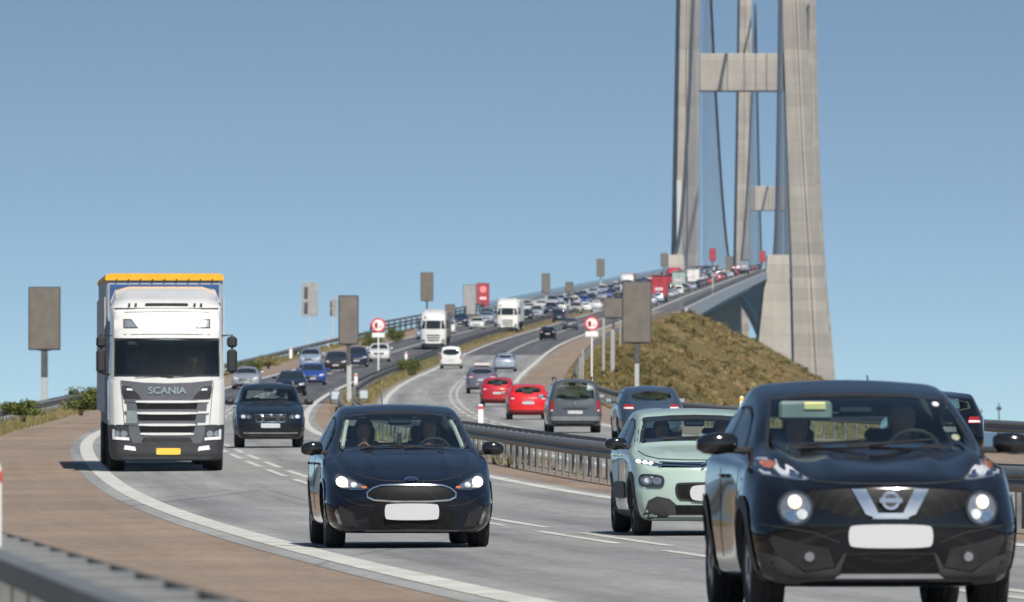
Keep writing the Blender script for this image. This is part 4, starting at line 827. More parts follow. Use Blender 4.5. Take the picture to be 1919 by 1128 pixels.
def lorry(hi=True, white=None, trailer_col=None, band=None, name='articulated_lorry', dark=BLACK, letter=True, grey=None, tl=13.6, top_z=4.17):
    sp = dict(TRUCK); sp['name'] = name; sp['dark_below'] = .985 if hi else .5; sp['dark_mat'] = mat('bumper_grey', (.035, .036, .04), .5, var=.15); c = Car(sp, hi); WHT = white
    GREY = grey or mat('silver_grey_panel', (.13, .13, .14), .35, .4, coat=.4, var=.08)
    ws = chaikin([(-1.13, 2.03), (0, 2.01), (1.13, 2.03), (1.13, 2.84), (0, 2.86), (-1.13, 2.84)], 0, True)
    if hi: hero_glass(c, ws, [[(.75, 2.05), (1.75, 2.05), (1.7, 2.75), (.8, 2.75)]], None, .05)
    else: c.decal('windscreen', ws, DARKGLASS); [c.decal('side_window', [(.55, 2.05), (1.7, 2.05), (1.7, 2.75), (.6, 2.75)], DARKGLASS, ax) for ax in 'AB']
    c.finish_body(WHT)
    # cab mirrors
    for sg in (-1, 1):
        m_ = MB().box((sg * 1.40, .42, 2.36), (.22, .16, .50), bev=.05).build('wing_mirror', dark, c.root); MB().box((sg * 1.40, .42, 2.77), (.22, .15, .24), bev=.05).build('upper_mirror', dark, m_)
        MB().tube([(sg * 1.15, .55, 2.90), (sg * 1.40, .44, 2.92), (sg * 1.40, .44, 2.1), (sg * 1.17, .55, 2.06)], .025, 6).build('mirror_bracket', dark, m_)
    c.decal('bumper', [(-1.2, .24), (1.2, .24), (1.215, .985), (-1.215, .985)], mat('bumper_grey', (.035, .036, .04), .5, var=.15) if hi else BLACK, 'F', .012, .1)
    pan = [(-.99, 1.95), (-.5, 1.90), (0, 1.885), (.5, 1.90), (.99, 1.95), (.94, 1.80), (.86, 1.45), (.80, .75), (.72, .60), (-.72, .60), (-.80, .75), (-.86, 1.45), (-.94, 1.80)]
    c.decal('front_panel', pan, GREY if hi else WHT, 'F', .022, .1)
    for z0, z1, hw_ in ((1.335, 1.46, .63), (1.09, 1.215, .60), (.84, .965, .57)): c.decal('grille_slot', [(-hw_, z0), (hw_, z0), (hw_ + .03, z1), (-hw_ - .03, z1)], GMESH, 'F', .03, .12)
    if hi:
        for z0, hw_ in ((1.465, .66), (1.22, .63), (.97, .60), (.775, .56)): c.decal('grille_bar', chaikin([(-hw_, z0), (hw_, z0), (hw_ + .02, z0 + .04), (hw_ - .03, z0 + .052), (-hw_ + .03, z0 + .052), (-hw_ - .02, z0 + .04)], 1, True), WHT, 'F', .05, .12)
        for z0 in (1.475, 1.235, .985): [c.decal('side_fin', [(sg * a, b + z0) for a, b in [(.64, 0), (.90, .01), (.91, .055), (.66, .05)]][::sg], WHT if sg > 0 else GREY, 'F', .04, .1) for sg in (-1, 1)]
        for sg in (-1, 1): c.decal('dark_corner', [(sg * a, b) for a, b in [(.55, 1.545), (.93, 1.56), (.96, 1.72), (.72, 1.74), (.62, 1.66)]][::sg], BLACK, 'F', .028); c.decal('daylight_lamp', [(sg * a, b) for a, b in [(.70, 1.715), (.96, 1.735), (.965, 1.84), (.80, 1.82), (.74, 1.79)]][::sg], LAMPDARK, 'F', .032); c.decal('lamp_strip', [(sg * a, b) for a, b in [(.72, 1.73), (.86, 1.735), (.86, 1.775), (.76, 1.775)]][::sg], LAMPWHITE, 'F', .04)
        c.decal('lower_grille', [(-.55, .62), (.55, .62), (.50, .73), (-.50, .73)], BLACK, 'F', .03, .1); c.seam([(-1.14, 2.925), (0, 2.935), (1.14, 2.925)], .016); c.seam([(-1.1, 3.40), (0, 3.42), (1.1, 3.40)], .014); c.seam([(-1.2, .985), (-.9, .985)], .03); c.seam([(.9, .985), (1.2, .985)], .03); c.decal('sensor_panel', rect(-.86, -.64, 1.03, 1.30), mat('sensor_grey', (.18, .22, .22), .5), 'F', .05, .1)
        for sg in (-1, 1): c.decal('fog_lamp', [(sg * a, b) for a, b in [(.66, .44), (.92, .47), (.90, .56), (.68, .53)]][::sg], LAMPWHITE, 'F', .024)
        text_mesh('SCANIA', .205, CHROME, c.root, (0, c.hit(0, 1.72, 'F')[0].y - .035, 1.725), ext=.012, sx=1.12)
    c.lamp('headlight', chaikin([(.80, .66), (1.16, .68), (1.17, .93), (.82, .95)], 1, True), LAMPDARK, off=.02, lens=False, extra=[(ellipse(.92, .80, .075, .075, 16), REFLECT, .008), (ellipse(1.08, .80, .075, .075, 16), REFLECT, .008), ([(.80, .665), (1.16, .685), (1.165, .745), (.81, .725)], LAMPWHITE, .014), ([(1.10, .70), (1.165, .70), (1.165, .90), (1.11, .90)], LAMPWHITE, .013)])
    # roof: upper lamps, deflector with slot
    c.lamp('roof_lamp', [(.61, 3.06), (.93, 3.06), (.93, 3.26), (.76, 3.26)], LAMPDARK, lens=False, extra=[([(.66, 3.085), (.905, 3.085), (.905, 3.235), (.775, 3.235)], REFLECT, .012)])
    dv = MB(); V = []; prof = [(.42, 3.50), (.55, 3.60), (1.0, 3.72), (1.6, 3.88), (2.0, 3.97), (2.1, 3.97), (2.1, 3.5)]
    for x, s1, dy in ((-1.2, .30, .5), (-1.1, .86, .12), (-.8, 1, .02), (0, 1, 0), (.8, 1, .02), (1.1, .86, .12), (1.2, .30, .5)):
        for k, (y, z) in enumerate(prof): V.append((x * (1 if z < 3.7 else .98), y + dy * (1 if k < 5 else 0), 3.5 + (z - 3.5) * (s1 if k not in (6, 0) else 1)))
    n = len(prof); F_ = [(i * n + k, i * n + (k + 1) % n, (i + 1) * n + (k + 1) % n, (i + 1) * n + k) for i in range(6) for k in range(n)] + [tuple(range(n)), tuple(range(6 * n, 7 * n))[::-1]]
    mesh_obj('roof_deflector', V, F_, WHT, c.root, 50)
    if hi:
        MB().box((0, .50, 3.575), (.92, .12, .055), bev=.02).build('roof_slot', BLACK, c.root)
        for x in (-.80, -.66, .60, .74): MB().box((x, .45, 3.57), (.045, .05, .06)).build('roof_clip', BLACK, c.root)
        MB().box((0, .75, 2.78), (2.1, .3, .14)).build('cab_shelf', DASH, c.root); MB().box((0, 1.0, 1.86), (2.2, 1.0, .2), bev=.08).build('dashboard', DASH, c.root); MB().box((0, 2.2, 2.4), (2.3, .06, 1.6)).build('cab_rear_wall', DASH, c.root)
        for sg in (-1, 1): MB().box((sg * .62, 1.85, 2.1), (.5, .16, 1.0), bev=.06).build('seat', SEAT, c.root)
        pts = [(.62 + .23 * math.cos(2 * PI * k / 20), 1.25 + .12 * math.sin(2 * PI * k / 20), 2.02 + .17 * math.sin(2 * PI * k / 20)) for k in range(21)]; MB().tube(pts, .018, 6).build('steering_wheel', DASH, c.root)
        MB().box((-.74, .34, 2.74), (.26, .2, .17), bev=.06).build('front_mirror', BLACK, c.root); wipers(c, 2.01, 1.1); c.plate(.43, PLATE_Y, w=.52, h=.14, x=.03)
        for sg in (-1, 1): c.decal('corner_panel_line', [(sg * a, b) for a, b in [(.90, 1.0), (.912, 1.0), (1.0, 1.9), (.985, 1.9)]][::sg], BLACK, 'F', .004)
        MB().box((0, 1.9, .62), (.9, 3.2, .3)).build('chassis', BLACK, c.root)
    # wheels: steer, drive and trailer axles
    c.wheels(ALLOY)
    w0 = [o for o in c.root.children if o.name.startswith('wheel') and not o.name.startswith('wheel_')][0]
    for y in (5.0, tl - 1.6 + .6, tl - .3 + .6, tl + 1.0 + .6) if hi else (5.0, tl + .3):
        for sg in (-1, 1): o = link_copy(w0, c.root); o.location = (sg * 1.05, y, .5); o.rotation_euler = (0, 0, 0 if sg > 0 else PI)
    # trailer
    y0, y1 = 2.75, 2.75 + tl; tb = MB().box((0, (y0 + y1) / 2, (1.2 + top_z) / 2), (2.52, tl, top_z - 1.2), bev=.04).build('trailer_box', trailer_col, c.root)
    MB().box((0, (y0 + y1) / 2, 1.08), (2.4, tl, .22)).build('trailer_frame', BLACK, c.root)
    if band:
        poly = [(-1.29, top_z - .03), (-1.27, top_z + .06), (-1.18, top_z + .09), (1.18, top_z + .09), (1.27, top_z + .06), (1.29, top_z - .03), (1.27, top_z - .06), (-1.27, top_z - .06)]
        MB().box((0, y0 - .012, (1.2 + top_z) / 2), (2.36, .05, top_z - 1.5)).build('trailer_bulkhead', mat('bulkhead_blue', (.03, .085, .24), .5, var=.1), c.root)
        MB().prism(poly, y0 - .05, y1).build('trailer_roof', band, c.root, 50)
        for k in range(9): MB().box((-1.04 + .26 * k, y0 - .06, top_z - .045), (.03, .03, .03)).build('roof_strap_buckle', BLACK, c.root)
        for sg in (-1, 1): MB().box((sg * 1.285, (y0 + y1) / 2, 2.5), (.03, tl - .2, 2.5)).build('side_curtain', mat('curtain_grey', (.40, .42, .45), .6, var=.1), c.root)
    return c
WHITE = paint('white', (.62, .612, .59), 0, .3)
c = lorry(True, WHITE, mat('trailer_grey', (.30, .33, .38), .5, var=.1), mat('yellow_tarp', (.80, .38, .015), .55, var=.08))
c.place(313, 182.5, lab='white lorry with silver grille and yellow-topped trailer', cat='truck')
person('lorry driver seated high behind the tinted windscreen', c, .62, 1.72, 1.62, (.09, .09, .11), (.05, .04, .03))
# ------------------------------------------------------------------ safety barriers
def rail(o, ys_, z0, par, face=1, mt=STEEL, name='rail', h=.31):
    sec = [(0, 0), (face * .05, .01), (face * .05, h - .01), (0, h), (-face * .03, h), (-face * .03, 0)] if h < .2 else [(0, 0), (face * .055, .03), (face * .07, .10), (face * .015, .145), (face * .015, .165), (face * .07, .21), (face * .055, .28), (0, h), (-face * .006, h), (-face * .006, 0)]
    V = []; Fc = []; n = len(sec)
    for y in ys_:
        b = rp(o, y); V += [(b[0] + a, y, b[2] + z0 + d) for a, d in sec]
    for i in range(len(ys_) - 1):
        for j in range(n): Fc.append((i * n + j, i * n + (j + 1) % n, (i + 1) * n + (j + 1) % n, (i + 1) * n + j))
    return mesh_obj(name, V, Fc, mt, par, 50)
_pm = {}
def post_mesh(kind):
    if kind not in _pm:
        m_ = MB()
        if kind == 'single': m_.box((0, 0, .22), (.06, .12, .98), bev=.008)
        elif kind == 'double': m_.box((0, 0, .2), (.07, .14, .86), bev=.01)
        elif kind == 'spacer': m_.box((0, 0, .675), (.27, .18, .07), bev=.008)
        me = m_.build('post', STEEL); _pm[kind] = me.data; bpy.data.objects.remove(me)
    return _pm[kind]
def posts(par, kind, o, ys_, name='post', dz=0):
    for y in ys_:
        p = bpy.data.objects.new(name, post_mesh(kind)); COL.objects.link(p); p.parent = par; b = rp(o, y); p.location = (b[0], b[1], b[2] + dz); p.rotation_euler = (0, 0, -math.atan(slope(y)[0]))
def rng(a, b, s): return [a + s * i for i in range(int((b - a) / s) + 1)]
g = empty('guardrail'); tag(g, 'long galvanised double guardrail along the brown outer shoulder beside the lorry', 'guardrail')
rail(-13.82, ysamp(6, 980), .40, g, 1)
rail(-14.12, ysamp(6, 980), .60, g, -1, h=.11)
posts(g, 'double', -14.04, rng(10, 60, 2) + rng(260, 520, 4) + rng(528, 970, 8)); posts(g, 'spacer', -13.97, rng(10, 60, 2) + rng(260, 400, 4), 'spacer')
g = empty('guardrail'); tag(g, 'double median guardrail with close-set posts between the two carriageways', 'guardrail')
rail(-.34, ysamp(60, 436), .47, g, -1); rail(.34, ysamp(60, 436), .47, g, 1)
posts(g, 'single', -.3, rng(64, 240, 2) + rng(244, 432, 4)); posts(g, 'single', .3, rng(65, 240, 2.4) + rng(246, 432, 4))
posts(g, 'spacer', 0, rng(64, 240, 4), 'spacer')
g = empty('guardrail'); tag(g, 'median guardrail climbing to the bridge along the dry grass strip', 'guardrail')
rail(-.25, ysamp(470, ABUT + 700), .45, g, -1, STEELD); rail(.25, ysamp(470, ABUT + 700), .45, g, 1, STEELD); posts(g, 'single', 0, rng(472, 700, 4) + rng(708, 1240, 8))
g = empty('guardrail'); tag(g, 'guardrail at the foot of the scrubby hill beside the outgoing lanes', 'guardrail')
rail(13.5, ysamp(170, 520), .45, g, -1); posts(g, 'single', 13.6, rng(172, 520, 4))
rail(13.5, ysamp(560, ABUT), .45, g, -1); posts(g, 'single', 13.6, rng(560, 1240, 8))
# tall railing with dark bars where the embankment runs on to the bridge
g = empty('bridge_railing'); tag(g, 'dark three-bar railing on pale posts leading the left shoulder on to the bridge', 'railing')
for hz in (.55, .95, 1.4):
    V = []; Fc = []; yy = ysamp(960, ABUT)
    for y in yy: b = rp(-14.2, y); V += [(b[0] - .08, y, b[2] + hz - .10), (b[0] + .08, y, b[2] + hz - .10), (b[0] + .08, y, b[2] + hz + .10), (b[0] - .08, y, b[2] + hz + .10)]
    for i in range(len(yy) - 1): Fc += [(i * 4 + j, i * 4 + (j + 1) % 4, (i + 1) * 4 + (j + 1) % 4, (i + 1) * 4 + j) for j in range(4)]
    mesh_obj('railing_bar', V, Fc, STEELD, g)
pm = MB().box((0, 0, .7), (.22, .22, 1.7), bev=.02).build('railing_post', POSTG); pmd = pm.data; bpy.data.objects.remove(pm)
for y in rng(962, 1246, 12): p = bpy.data.objects.new('railing_post', pmd); COL.objects.link(p); p.parent = g; p.location = rp(-14.35, y)
# low median terminals
for k, (px, Y) in enumerate(((628, 452), (681, 458))):
    t = empty('barrier_terminal', (px_x(px, Y), Y, cxy(Y)[1]), (0, 0, -math.atan(slope(Y)[0])))
    MB().box((0, 0, .35), (.55, 1.2, .75), bev=.08).build('end_cap', STEEL, t, 40); MB().box((.02, -.63, .42), (.42, .04, .4), bev=.01).build('marker_panel', mat('terminal_panel', (.45, .5, .54), .5), t); MB().box((0, .9, .05), (.5, .7, .3), bev=.05).build('anchor_foot', STEELD, t)
    tag(t, ('grey barrier end terminal at the edge of the oncoming lanes', 'grey barrier end terminal beside the outgoing lanes by the red-based pole')[k], 'barrier end')
# ------------------------------------------------------------------ signs
def led_mat(name, a, b, glow=None):
    m = bpy.data.materials.new(name); m.use_nodes = True; nt = m.node_tree; bs = nt.nodes['Principled BSDF']; tc = nt.nodes.new('ShaderNodeTexCoord')
    ck = nt.nodes.new('ShaderNodeTexChecker'); ck.inputs['Scale'].default_value = 22; ck.inputs[1].default_value = (*a, 1); ck.inputs[2].default_value = (*b, 1); nt.links.new(tc.outputs['Object'], ck.inputs['Vector'])
    nt.links.new(mixc(nt, ck.outputs['Color'], ramp(nt, noise(nt, tc.outputs['Object'], 1.6, 4), [(.3, (.8, .8, .8)), (.7, (1.15, 1.13, 1.1))]), .9, 'MULTIPLY'), bs.inputs['Base Color']); bs.inputs['Roughness'].default_value = .7
    if glow: bs.inputs['Emission Color'].default_value = (*glow, 1); bs.inputs['Emission Strength'].default_value = .08
    return m
LED_OFF = led_mat('led_face_dark', (.115, .10, .088), (.165, .148, .13)); LED_RED = led_mat('led_face_red', (.24, .03, .045), (.32, .045, .06), (.8, .05, .08)); LED_GREY = led_mat('led_back_grey', (.27, .28, .28), (.33, .33, .33))
def zpix(py, Y): return ZC + (HORIZON - py) / F_PX * Y
def vms(name, lab, Y, x0, x1, y0, y1, face=LED_OFF, pole=True, base=None, cat='road sign', pole_w=.22, group=None, marks=False, foot=0.0):
    w = (x1 - x0) / F_PX * Y; h = (y1 - y0) / F_PX * Y; X = px_x((x0 + x1) / 2, Y); zb = zpix(y1, Y); o = X - cxy(Y)[0]
    gz = (terrain_z(o, Y) if base is None else base) - .1
    t = empty(name, (X, Y, gz), (0, 0, -math.atan(slope(Y)[0]) * .5)); z = zb - gz
    p = MB().box((0, .15, z + h / 2), (w, .34, h), bev=.03).build('sign_case', STEELD, t)
    b = .075 if w > .9 else .02
    MB().box((0, -.03, z + h / 2), (w - 2 * b, .03, h - 2 * b)).build('sign_face', face, t)
    if marks:
        MB().prism(ellipse(.02, z + h * .72, w * .26, w * .26, 16), -.06, -.045).build('sign_symbol', mat('led_pale_red', (.8, .2, .22), .5, emit=(1, .25, .25), estr=.2), t); MB().box((.03, -.055, z + h * .33), (w * .5, .02, h * .12)).build('sign_symbol', mat('led_pink', (.85, .5, .5), .5, emit=(1, .5, .5), estr=.15), t)
    if pole:
        MB().box((0, .17, z * .5 + z * .33), (pole_w * 1.1, .24, z * .36), bev=.02).build('bracket', STEELD, t); MB().box((0, .17, z * .36), (pole_w, .22, z * .72), bev=.02).build('pole', POSTG, t); MB().box((0, .17, z + .02), (w * .45, .28, .1), bev=.02).build('bracket_plate', STEELD, t)
    return tag(t, lab, cat, group)
vms('message_sign', 'tall blank message sign on a pale pole behind the left guardrail', 488, 53, 113, 537, 656, pole_w=.34); 
s = vms('message_sign', 'tall blank message sign on a pole in front of the scrubby hill', 488, 1166, 1221, 527, 643, pole_w=.26)
vms('message_sign', 'narrow blank message sign on the median pole with a red base', 455, 634, 672, 553, 646, base=cxy(455)[1], pole_w=.2)
vms('message_sign', 'narrow blank message sign rising over the roof of the first far white lorry', 1100, 788, 812, 510, 564)
vms('message_sign', 'narrow brown message sign right of the second far white lorry', 1485, 1015, 1031, 512, 549, base=cxy(1485)[1]); vms('message_sign', 'narrow brown message sign highest on the climb to the bridge', 1803, 1118, 1133, 485, 518, base=cxy(1803)[1])
vms('message_sign', 'small square blank sign low behind the bridge railing', 1240, 1060, 1074, 528, 548); vms('message_sign', 'dark square message sign behind the tall sign at the hill', 735, 1131, 1168, 558, 596)
vms('message_sign', 'square brown sign low beside the first far white lorry', 1125, 834, 853, 570, 592); vms('message_sign', 'grey two-lamp sign beside the red roadside panel', 1180, 868, 892, 533, 590, LED_GREY)
vms('message_sign', 'red roadside message panel left of the climb to the bridge', 1232, 893, 917, 530, 573, LED_RED, marks=True)
vms('message_sign', 'small red message panel above the distant bridge traffic', 1551, 1329, 1342, 465, 489, LED_RED, base=cxy(1551)[1]); vms('message_sign', 'small red message panel by the concrete anchor block', 2370, 1423, 1435, 470, 491, LED_RED, base=cxy(2370)[1])
vms('message_sign', 'dark distant message sign left of the near bridge pylon foot', 1900, 1238, 1251, 474, 500, base=cxy(1900)[1]); vms('message_sign', 'dark distant message sign between the pylon legs over the traffic', 2300, 1360, 1374, 480, 508, base=cxy(2300)[1])
# sign backs turned to us (left verge)
for lab, Y, x0, x1, y0, y1 in (('pair of grey sign backs on one post behind the left guardrail', 930, 565, 596, 529, 592), ('small grey sign back half hidden by the median message sign', 905, 617, 632, 560, 592)):
    w = (x1 - x0) / F_PX * Y; h = (y1 - y0) / F_PX * Y; X = px_x((x0 + x1) / 2, Y); zb = zpix(y1, Y); gz = terrain_z(X - cxy(Y)[0], Y) - .1; t = empty('sign_back', (X, Y, gz)); z = zb - gz
    MB().box((-w * .26, .1, z + h / 2), (w * .44, .12, h), bev=.02).build('panel', LED_GREY, t); MB().box((w * .26, .0, z + h / 2), (w * .46, .12, h), bev=.02).build('panel', LED_GREY, t)
    for q in (.25, .7): MB().box((-w * .22, -.0, z + h * q), (w * .2, .2, h * .32), bev=.02).build('lamp_box', STEELD, t)
    MB().box((0, .1, (z + h) / 2), (.14, .14, z + h)).build('pole', POSTG, t); tag(t, lab, 'road sign')
SIGNW = mat('sign_white', (.72, .71, .70), .5, var=.05); SIGNR = mat('sign_red', (.62, .035, .045), .45, var=.06); SIGNDR = mat('sign_dark_red', (.30, .012, .02), .5)
for lab, px, py, pyb, Y, R in (('round red-ringed prohibition sign on a white pole in the median', 709, 609, 697, 640, .54), ('round red-ringed prohibition sign in front of the hill guardrail', 1109, 606, 728, 545, .46)):
    X = px_x(px, Y); gz = zpix(pyb, Y) - .15; zc_ = zpix(py, Y) - gz; t = empty('round_sign', (X, Y, gz))
    def disc(r0, r1, y0, y1, mt, nm):
        n = 32; V = []
        for r in (r0, r1):
            for yy in (y0, y1): V += [(r * math.cos(2 * PI * k / n), yy, zc_ + r * math.sin(2 * PI * k / n)) for k in range(n)]
        F_ = []
        for k in range(n):
            k2 = (k + 1) % n; F_ += [(k, k2, 2 * n + k2, 2 * n + k), (n + k, 3 * n + k, 3 * n + k2, n + k2), (2 * n + k, 2 * n + k2, 3 * n + k2, 3 * n + k), (k, n + k, n + k2, k2)]
        mesh_obj(nm, V, F_, mt, t)
    disc(.001, R * .8, 0, .03, SIGNW, 'sign_face'); disc(R * .78, R, -.012, .03, SIGNR, 'red_ring')
    MB().box((-R * .3, -.012, zc_ + .0), (R * .42, .02, R * .62), bev=.006).build('lorry_symbol', SIGNDR, t); MB().box((-R * .3, -.012, zc_ - R * .38), (R * .3, .02, R * .1)).build('lorry_symbol', SIGNDR, t); MB().box((R * .32, -.012, zc_ - R * .22), (R * .4, .02, R * .22), bev=.006).build('car_symbol', mat('sign_pink', (.62, .36, .36), .5), t)
    MB().box((0, 0, zc_ - R - .22), (R * 1.75, .04, .34), bev=.008).build('lower_plate', SIGNW, t); MB().tube([(.0, .06, 0), (.0, .06, zc_ + R * .5)], .055, 8).build('pole', WHITEP, t); tag(t, lab, 'road sign')
# reflector posts
def refl(lab, px, pyt, pyb, Y, col=REDP, w=.13, body=WHITEP):
    h = (pyb - pyt) / F_PX * Y; X = px_x(px, Y); t = empty('reflector_post', (X, Y, zpix(pyb, Y)))
    MB().add([(a * w / 2 * q, b * .03, z) for z, q in ((-.15, 1), (h * .93, .95), (h, .55)) for a, b in ((-1, -1), (1, -1), (1, 1), (-1, 1))], [(i * 4 + j, i * 4 + (j + 1) % 4, (i + 1) * 4 + (j + 1) % 4, (i + 1) * 4 + j) for i in range(2) for j in range(4)] + [(8, 9, 10, 11)]).build('post_body', body, t)
    MB().box((0, 0, h * .86), (w * 1.04, .066, h * .12)).build('reflector_band', col, t); tag(t, lab, 'marker post')
refl('white marker post with red band at the median guardrail by the red cars', 901, 757, 806, 232, w=.14); refl('white marker post with red band at the left picture-side guardrail', -9.5, 868, 1045, 38.5, w=.055 * 1.1)
refl('yellow-topped marker post beside the mint green hatchback roof', 1390, 742, 790, 215, mat('amber_reflector', (.75, .42, .05), .5), w=.1); refl('small white post behind the left guardrail below the sign backs', 616, 634, 652, 870, w=.26); refl('small white post on the left skyline above the silver car', 545, 650, 668, 740, w=.24)
refl('white post on the median ahead of the white people carrier', 761, 660, 676, 700, w=.22); refl('white post standing near the barrier terminals', 667, 700, 724, 500, w=.2)
refl('orange and white marker post on the median by the barrier end terminals', 655, 660, 742, 456, REDP, w=.16)
# pale square posts and cabinets at the foot of the hill
for lab, px, py0, py1, Y, w in (('tall pale post beside the round sign at the hill', 1131, 596, 692, 640, .30), ('thick pale post left of the tall hill message sign', 1148, 618, 690, 650, .46), ('slim pale post behind the tall hill message sign', 1162, 600, 640, 800, .2), ('short pale post at the start of the hill guardrail', 1092, 655, 700, 600, .22), ('leaning pale post at the hill guardrail end', 1087, 668, 712, 580, .18)):
    h = (py1 - py0) / F_PX * Y; t = MB().box((0, 0, h / 2 - .2), (w * .7, w * .7, h + .4), bev=.03).build('pale_post', mat('weathered_post', (.30, .30, .29), .6, var=.12)); t.location = (px_x(px, Y), Y, zpix(py1, Y)); tag(t, lab, 'post')
# ------------------------------------------------------------------ plants
def leaf_mat(name, stops, isl=.6):
    m = bpy.data.materials.new(name); m.use_nodes = True; nt = m.node_tree; b = nt.nodes['Principled BSDF']; ge = nt.nodes.new('ShaderNodeNewGeometry'); tc = nt.nodes.new('ShaderNodeTexCoord')
    lo = noise(nt, tc.outputs['Object'], .055, 3, .55); mx = nt.nodes.new('ShaderNodeMix'); mx.data_type = 'FLOAT'; mx.inputs[0].default_value = isl; nt.links.new(lo, mx.inputs[2])
    nt.links.new(ge.outputs['Random Per Island'], mx.inputs[3]); nt.links.new(ramp(nt, mx.outputs[0], stops), b.inputs['Base Color']); b.inputs['Roughness'].default_value = .8; b.inputs['Specular IOR Level'].default_value = .15
    return m
LEAF = leaf_mat('shrub_leaves', [(.0, (.03, .05, .012)), (.4, (.07, .10, .022)), (.75, (.13, .15, .04)), (1, (.20, .16, .06))], .9)
SCRUB = leaf_mat('hill_scrub', [(.30, (.06, .072, .02)), (.40, (.145, .135, .045)), (.46, (.155, .09, .04)), (.53, (.27, .21, .095)), (.60, (.12, .115, .038)), (.70, (.34, .26, .145))], .2)
STRAW = leaf_mat('dry_verge_grass', [(.2, (.09, .10, .03)), (.45, (.21, .18, .075)), (.7, (.30, .245, .12)), (.9, (.13, .125, .04))], .5)
BARK = mat('bark', (.07, .05, .035), .9, var=.3, scale=10)
def quads(P, N, size, rnd, elong=1.4, up=.5):
    n = len(P); a = rnd.normal(size=(n, 3)); a[:, 2] = np.abs(a[:, 2]) * up + .05; a /= np.linalg.norm(a, axis=1)[:, None]; b = np.cross(a, rnd.normal(size=(n, 3))); b /= np.linalg.norm(b, axis=1)[:, None]
    s = size[:, None]; A = a * s * elong; B = b * s * .55; V = np.stack([P - B * .7, P + B * .7, P + A * .6 + B, P + A * 1.1, P + A * .6 - B], 1).reshape(-1, 3)
    F_ = np.arange(n * 5).reshape(-1, 5); return V, F_
def blades(P, h, rnd, k=4, spread=.18, wd=.035):
    P = np.repeat(P, k, 0); h = np.repeat(h, k); n = len(P); t = rnd.uniform(0, 2 * PI, n); d = np.stack([np.cos(t), np.sin(t), np.zeros(n)], 1); P = P + d * rnd.uniform(0, 1, n)[:, None] * (h * spread)[:, None]
    w = np.stack([np.sin(t + rnd.normal(size=n)), np.cos(t), np.zeros(n)], 1) * (h * wd + .01)[:, None]; tip = P + d * (h * rnd.uniform(.1, .6, n))[:, None] + np.array((0, 0, 1)) * (h * rnd.uniform(.7, 1.2, n))[:, None]
    V = np.stack([P - w, P + w, tip], 1).reshape(-1, 3); return V, np.arange(n * 3).reshape(-1, 3)
def shrub(lab, X, Y, gz, w, h, seed, mt=LEAF, n=2600):
    r = np.random.default_rng(seed); t = empty('shrub', (X, Y, gz)); st = MB()
    stems = [(r.uniform(-.3, .3) * w, r.uniform(-.3, .3) * w, h * r.uniform(.55, .85)) for _ in range(6)]
    for k in stems: st.tube([(k[0] * .15, k[1] * .15, -.2), (k[0] * .5, k[1] * .5, k[2] * .5), k], [.05 * h / 2, .035 * h / 2, .012], 5)
    st.build('stems', BARK, t); c = np.array([(r.uniform(-.42, .42) * w, r.uniform(-.35, .35) * w, h * r.uniform(.12, .82)) for _ in range(16)])
    i = r.integers(0, len(c), n); P = c[i] + r.normal(size=(n, 3)) * np.array((w * .11, w * .11, h * .11)); P[:, 2] = np.clip(P[:, 2], .05, None)
    V, F_ = quads(P, None, r.uniform(.04, .085, n) * (w / 2) ** .5, r, 1.3, .8); mesh_obj('foliage', V.tolist(), F_.tolist(), mt, t); return tag(t, lab, 'shrub', 'shrubs behind the left guardrail')
for k, (lab, px, py0, py1, Y, wpx) in enumerate((('low olive shrub left of the tall left message sign', 45, 737, 775, 318, 85), ('rounded green shrub right of the tall left message sign', 150, 706, 765, 352, 78), ('green shrub on the skyline just right of the lorry mirror', 466, 664, 700, 620, 50), ('rusty brown shrub on the skyline above the silver car', 503, 656, 684, 660, 36), ('dark pointed shrub right of the round median sign', 740, 601, 640, 905, 34), ('low brown shrub on the bank below the round median sign', 700, 612, 648, 880, 46), ('tiny shrub below the pair of sign backs', 562, 648, 668, 800, 26))):
    X = px_x(px, Y); shrub(lab, X, Y, zpix(py1, Y) - .1, 1.0 * wpx / F_PX * Y, (py1 - py0) / F_PX * Y * .78, 40 + k, LEAF if k != 3 else STRAW)
shrub('small dark green bush growing through the median guardrail', px_x(765, 640), 640, cxy(640)[1], 1.7, 1.2, 61)
r = np.random.default_rng(3)
def scatter(n, o0, o1, y0, y1, pw=1.0):
    out = []
    for u, v in zip(r.random(n), r.random(n)):
        Y = y0 * (y1 / y0) ** v if pw else y0 + (y1 - y0) * v; o = o0 + (o1 - o0) * u; out.append((cxy(Y)[0] + o, Y, terrain_z(o, Y)))
    return np.array(out)
P = np.concatenate([scatter(26000, 15.5, 62, 330, 1254), scatter(26000, 14.6, 40, 560, 1256, 0), scatter(2500, 13.9, 16.5, 300, 900)]); bare = lambda Q: np.sin(Q[:, 0] * .31 + Q[:, 1] * .013) + np.sin(Q[:, 0] * .17 - Q[:, 1] * .021 + 1.1) + .8 * np.sin(Q[:, 0] * .62 + Q[:, 1] * .034 + 2.0)
P = P[bare(P) + r.normal(size=len(P)) * .5 < 1.0]; sz = r.uniform(.05, .17, len(P)) * (.6 + P[:, 1] / 1400) * (1 + 1.6 * (r.random(len(P)) > .97))
V1, F1 = quads(P - np.array((0, 0, .04)), None, sz, r, 1.25, .9); P2 = np.concatenate([scatter(36000, 14.2, 56, 330, 1252), scatter(6000, 13.9, 18, 300, 1100)]); P2 = P2[bare(P2) + r.normal(size=len(P2)) * .5 < 1.2]; V2, F2 = blades(P2, r.uniform(.2, .6, len(P2)), r, 5, .4, .05)
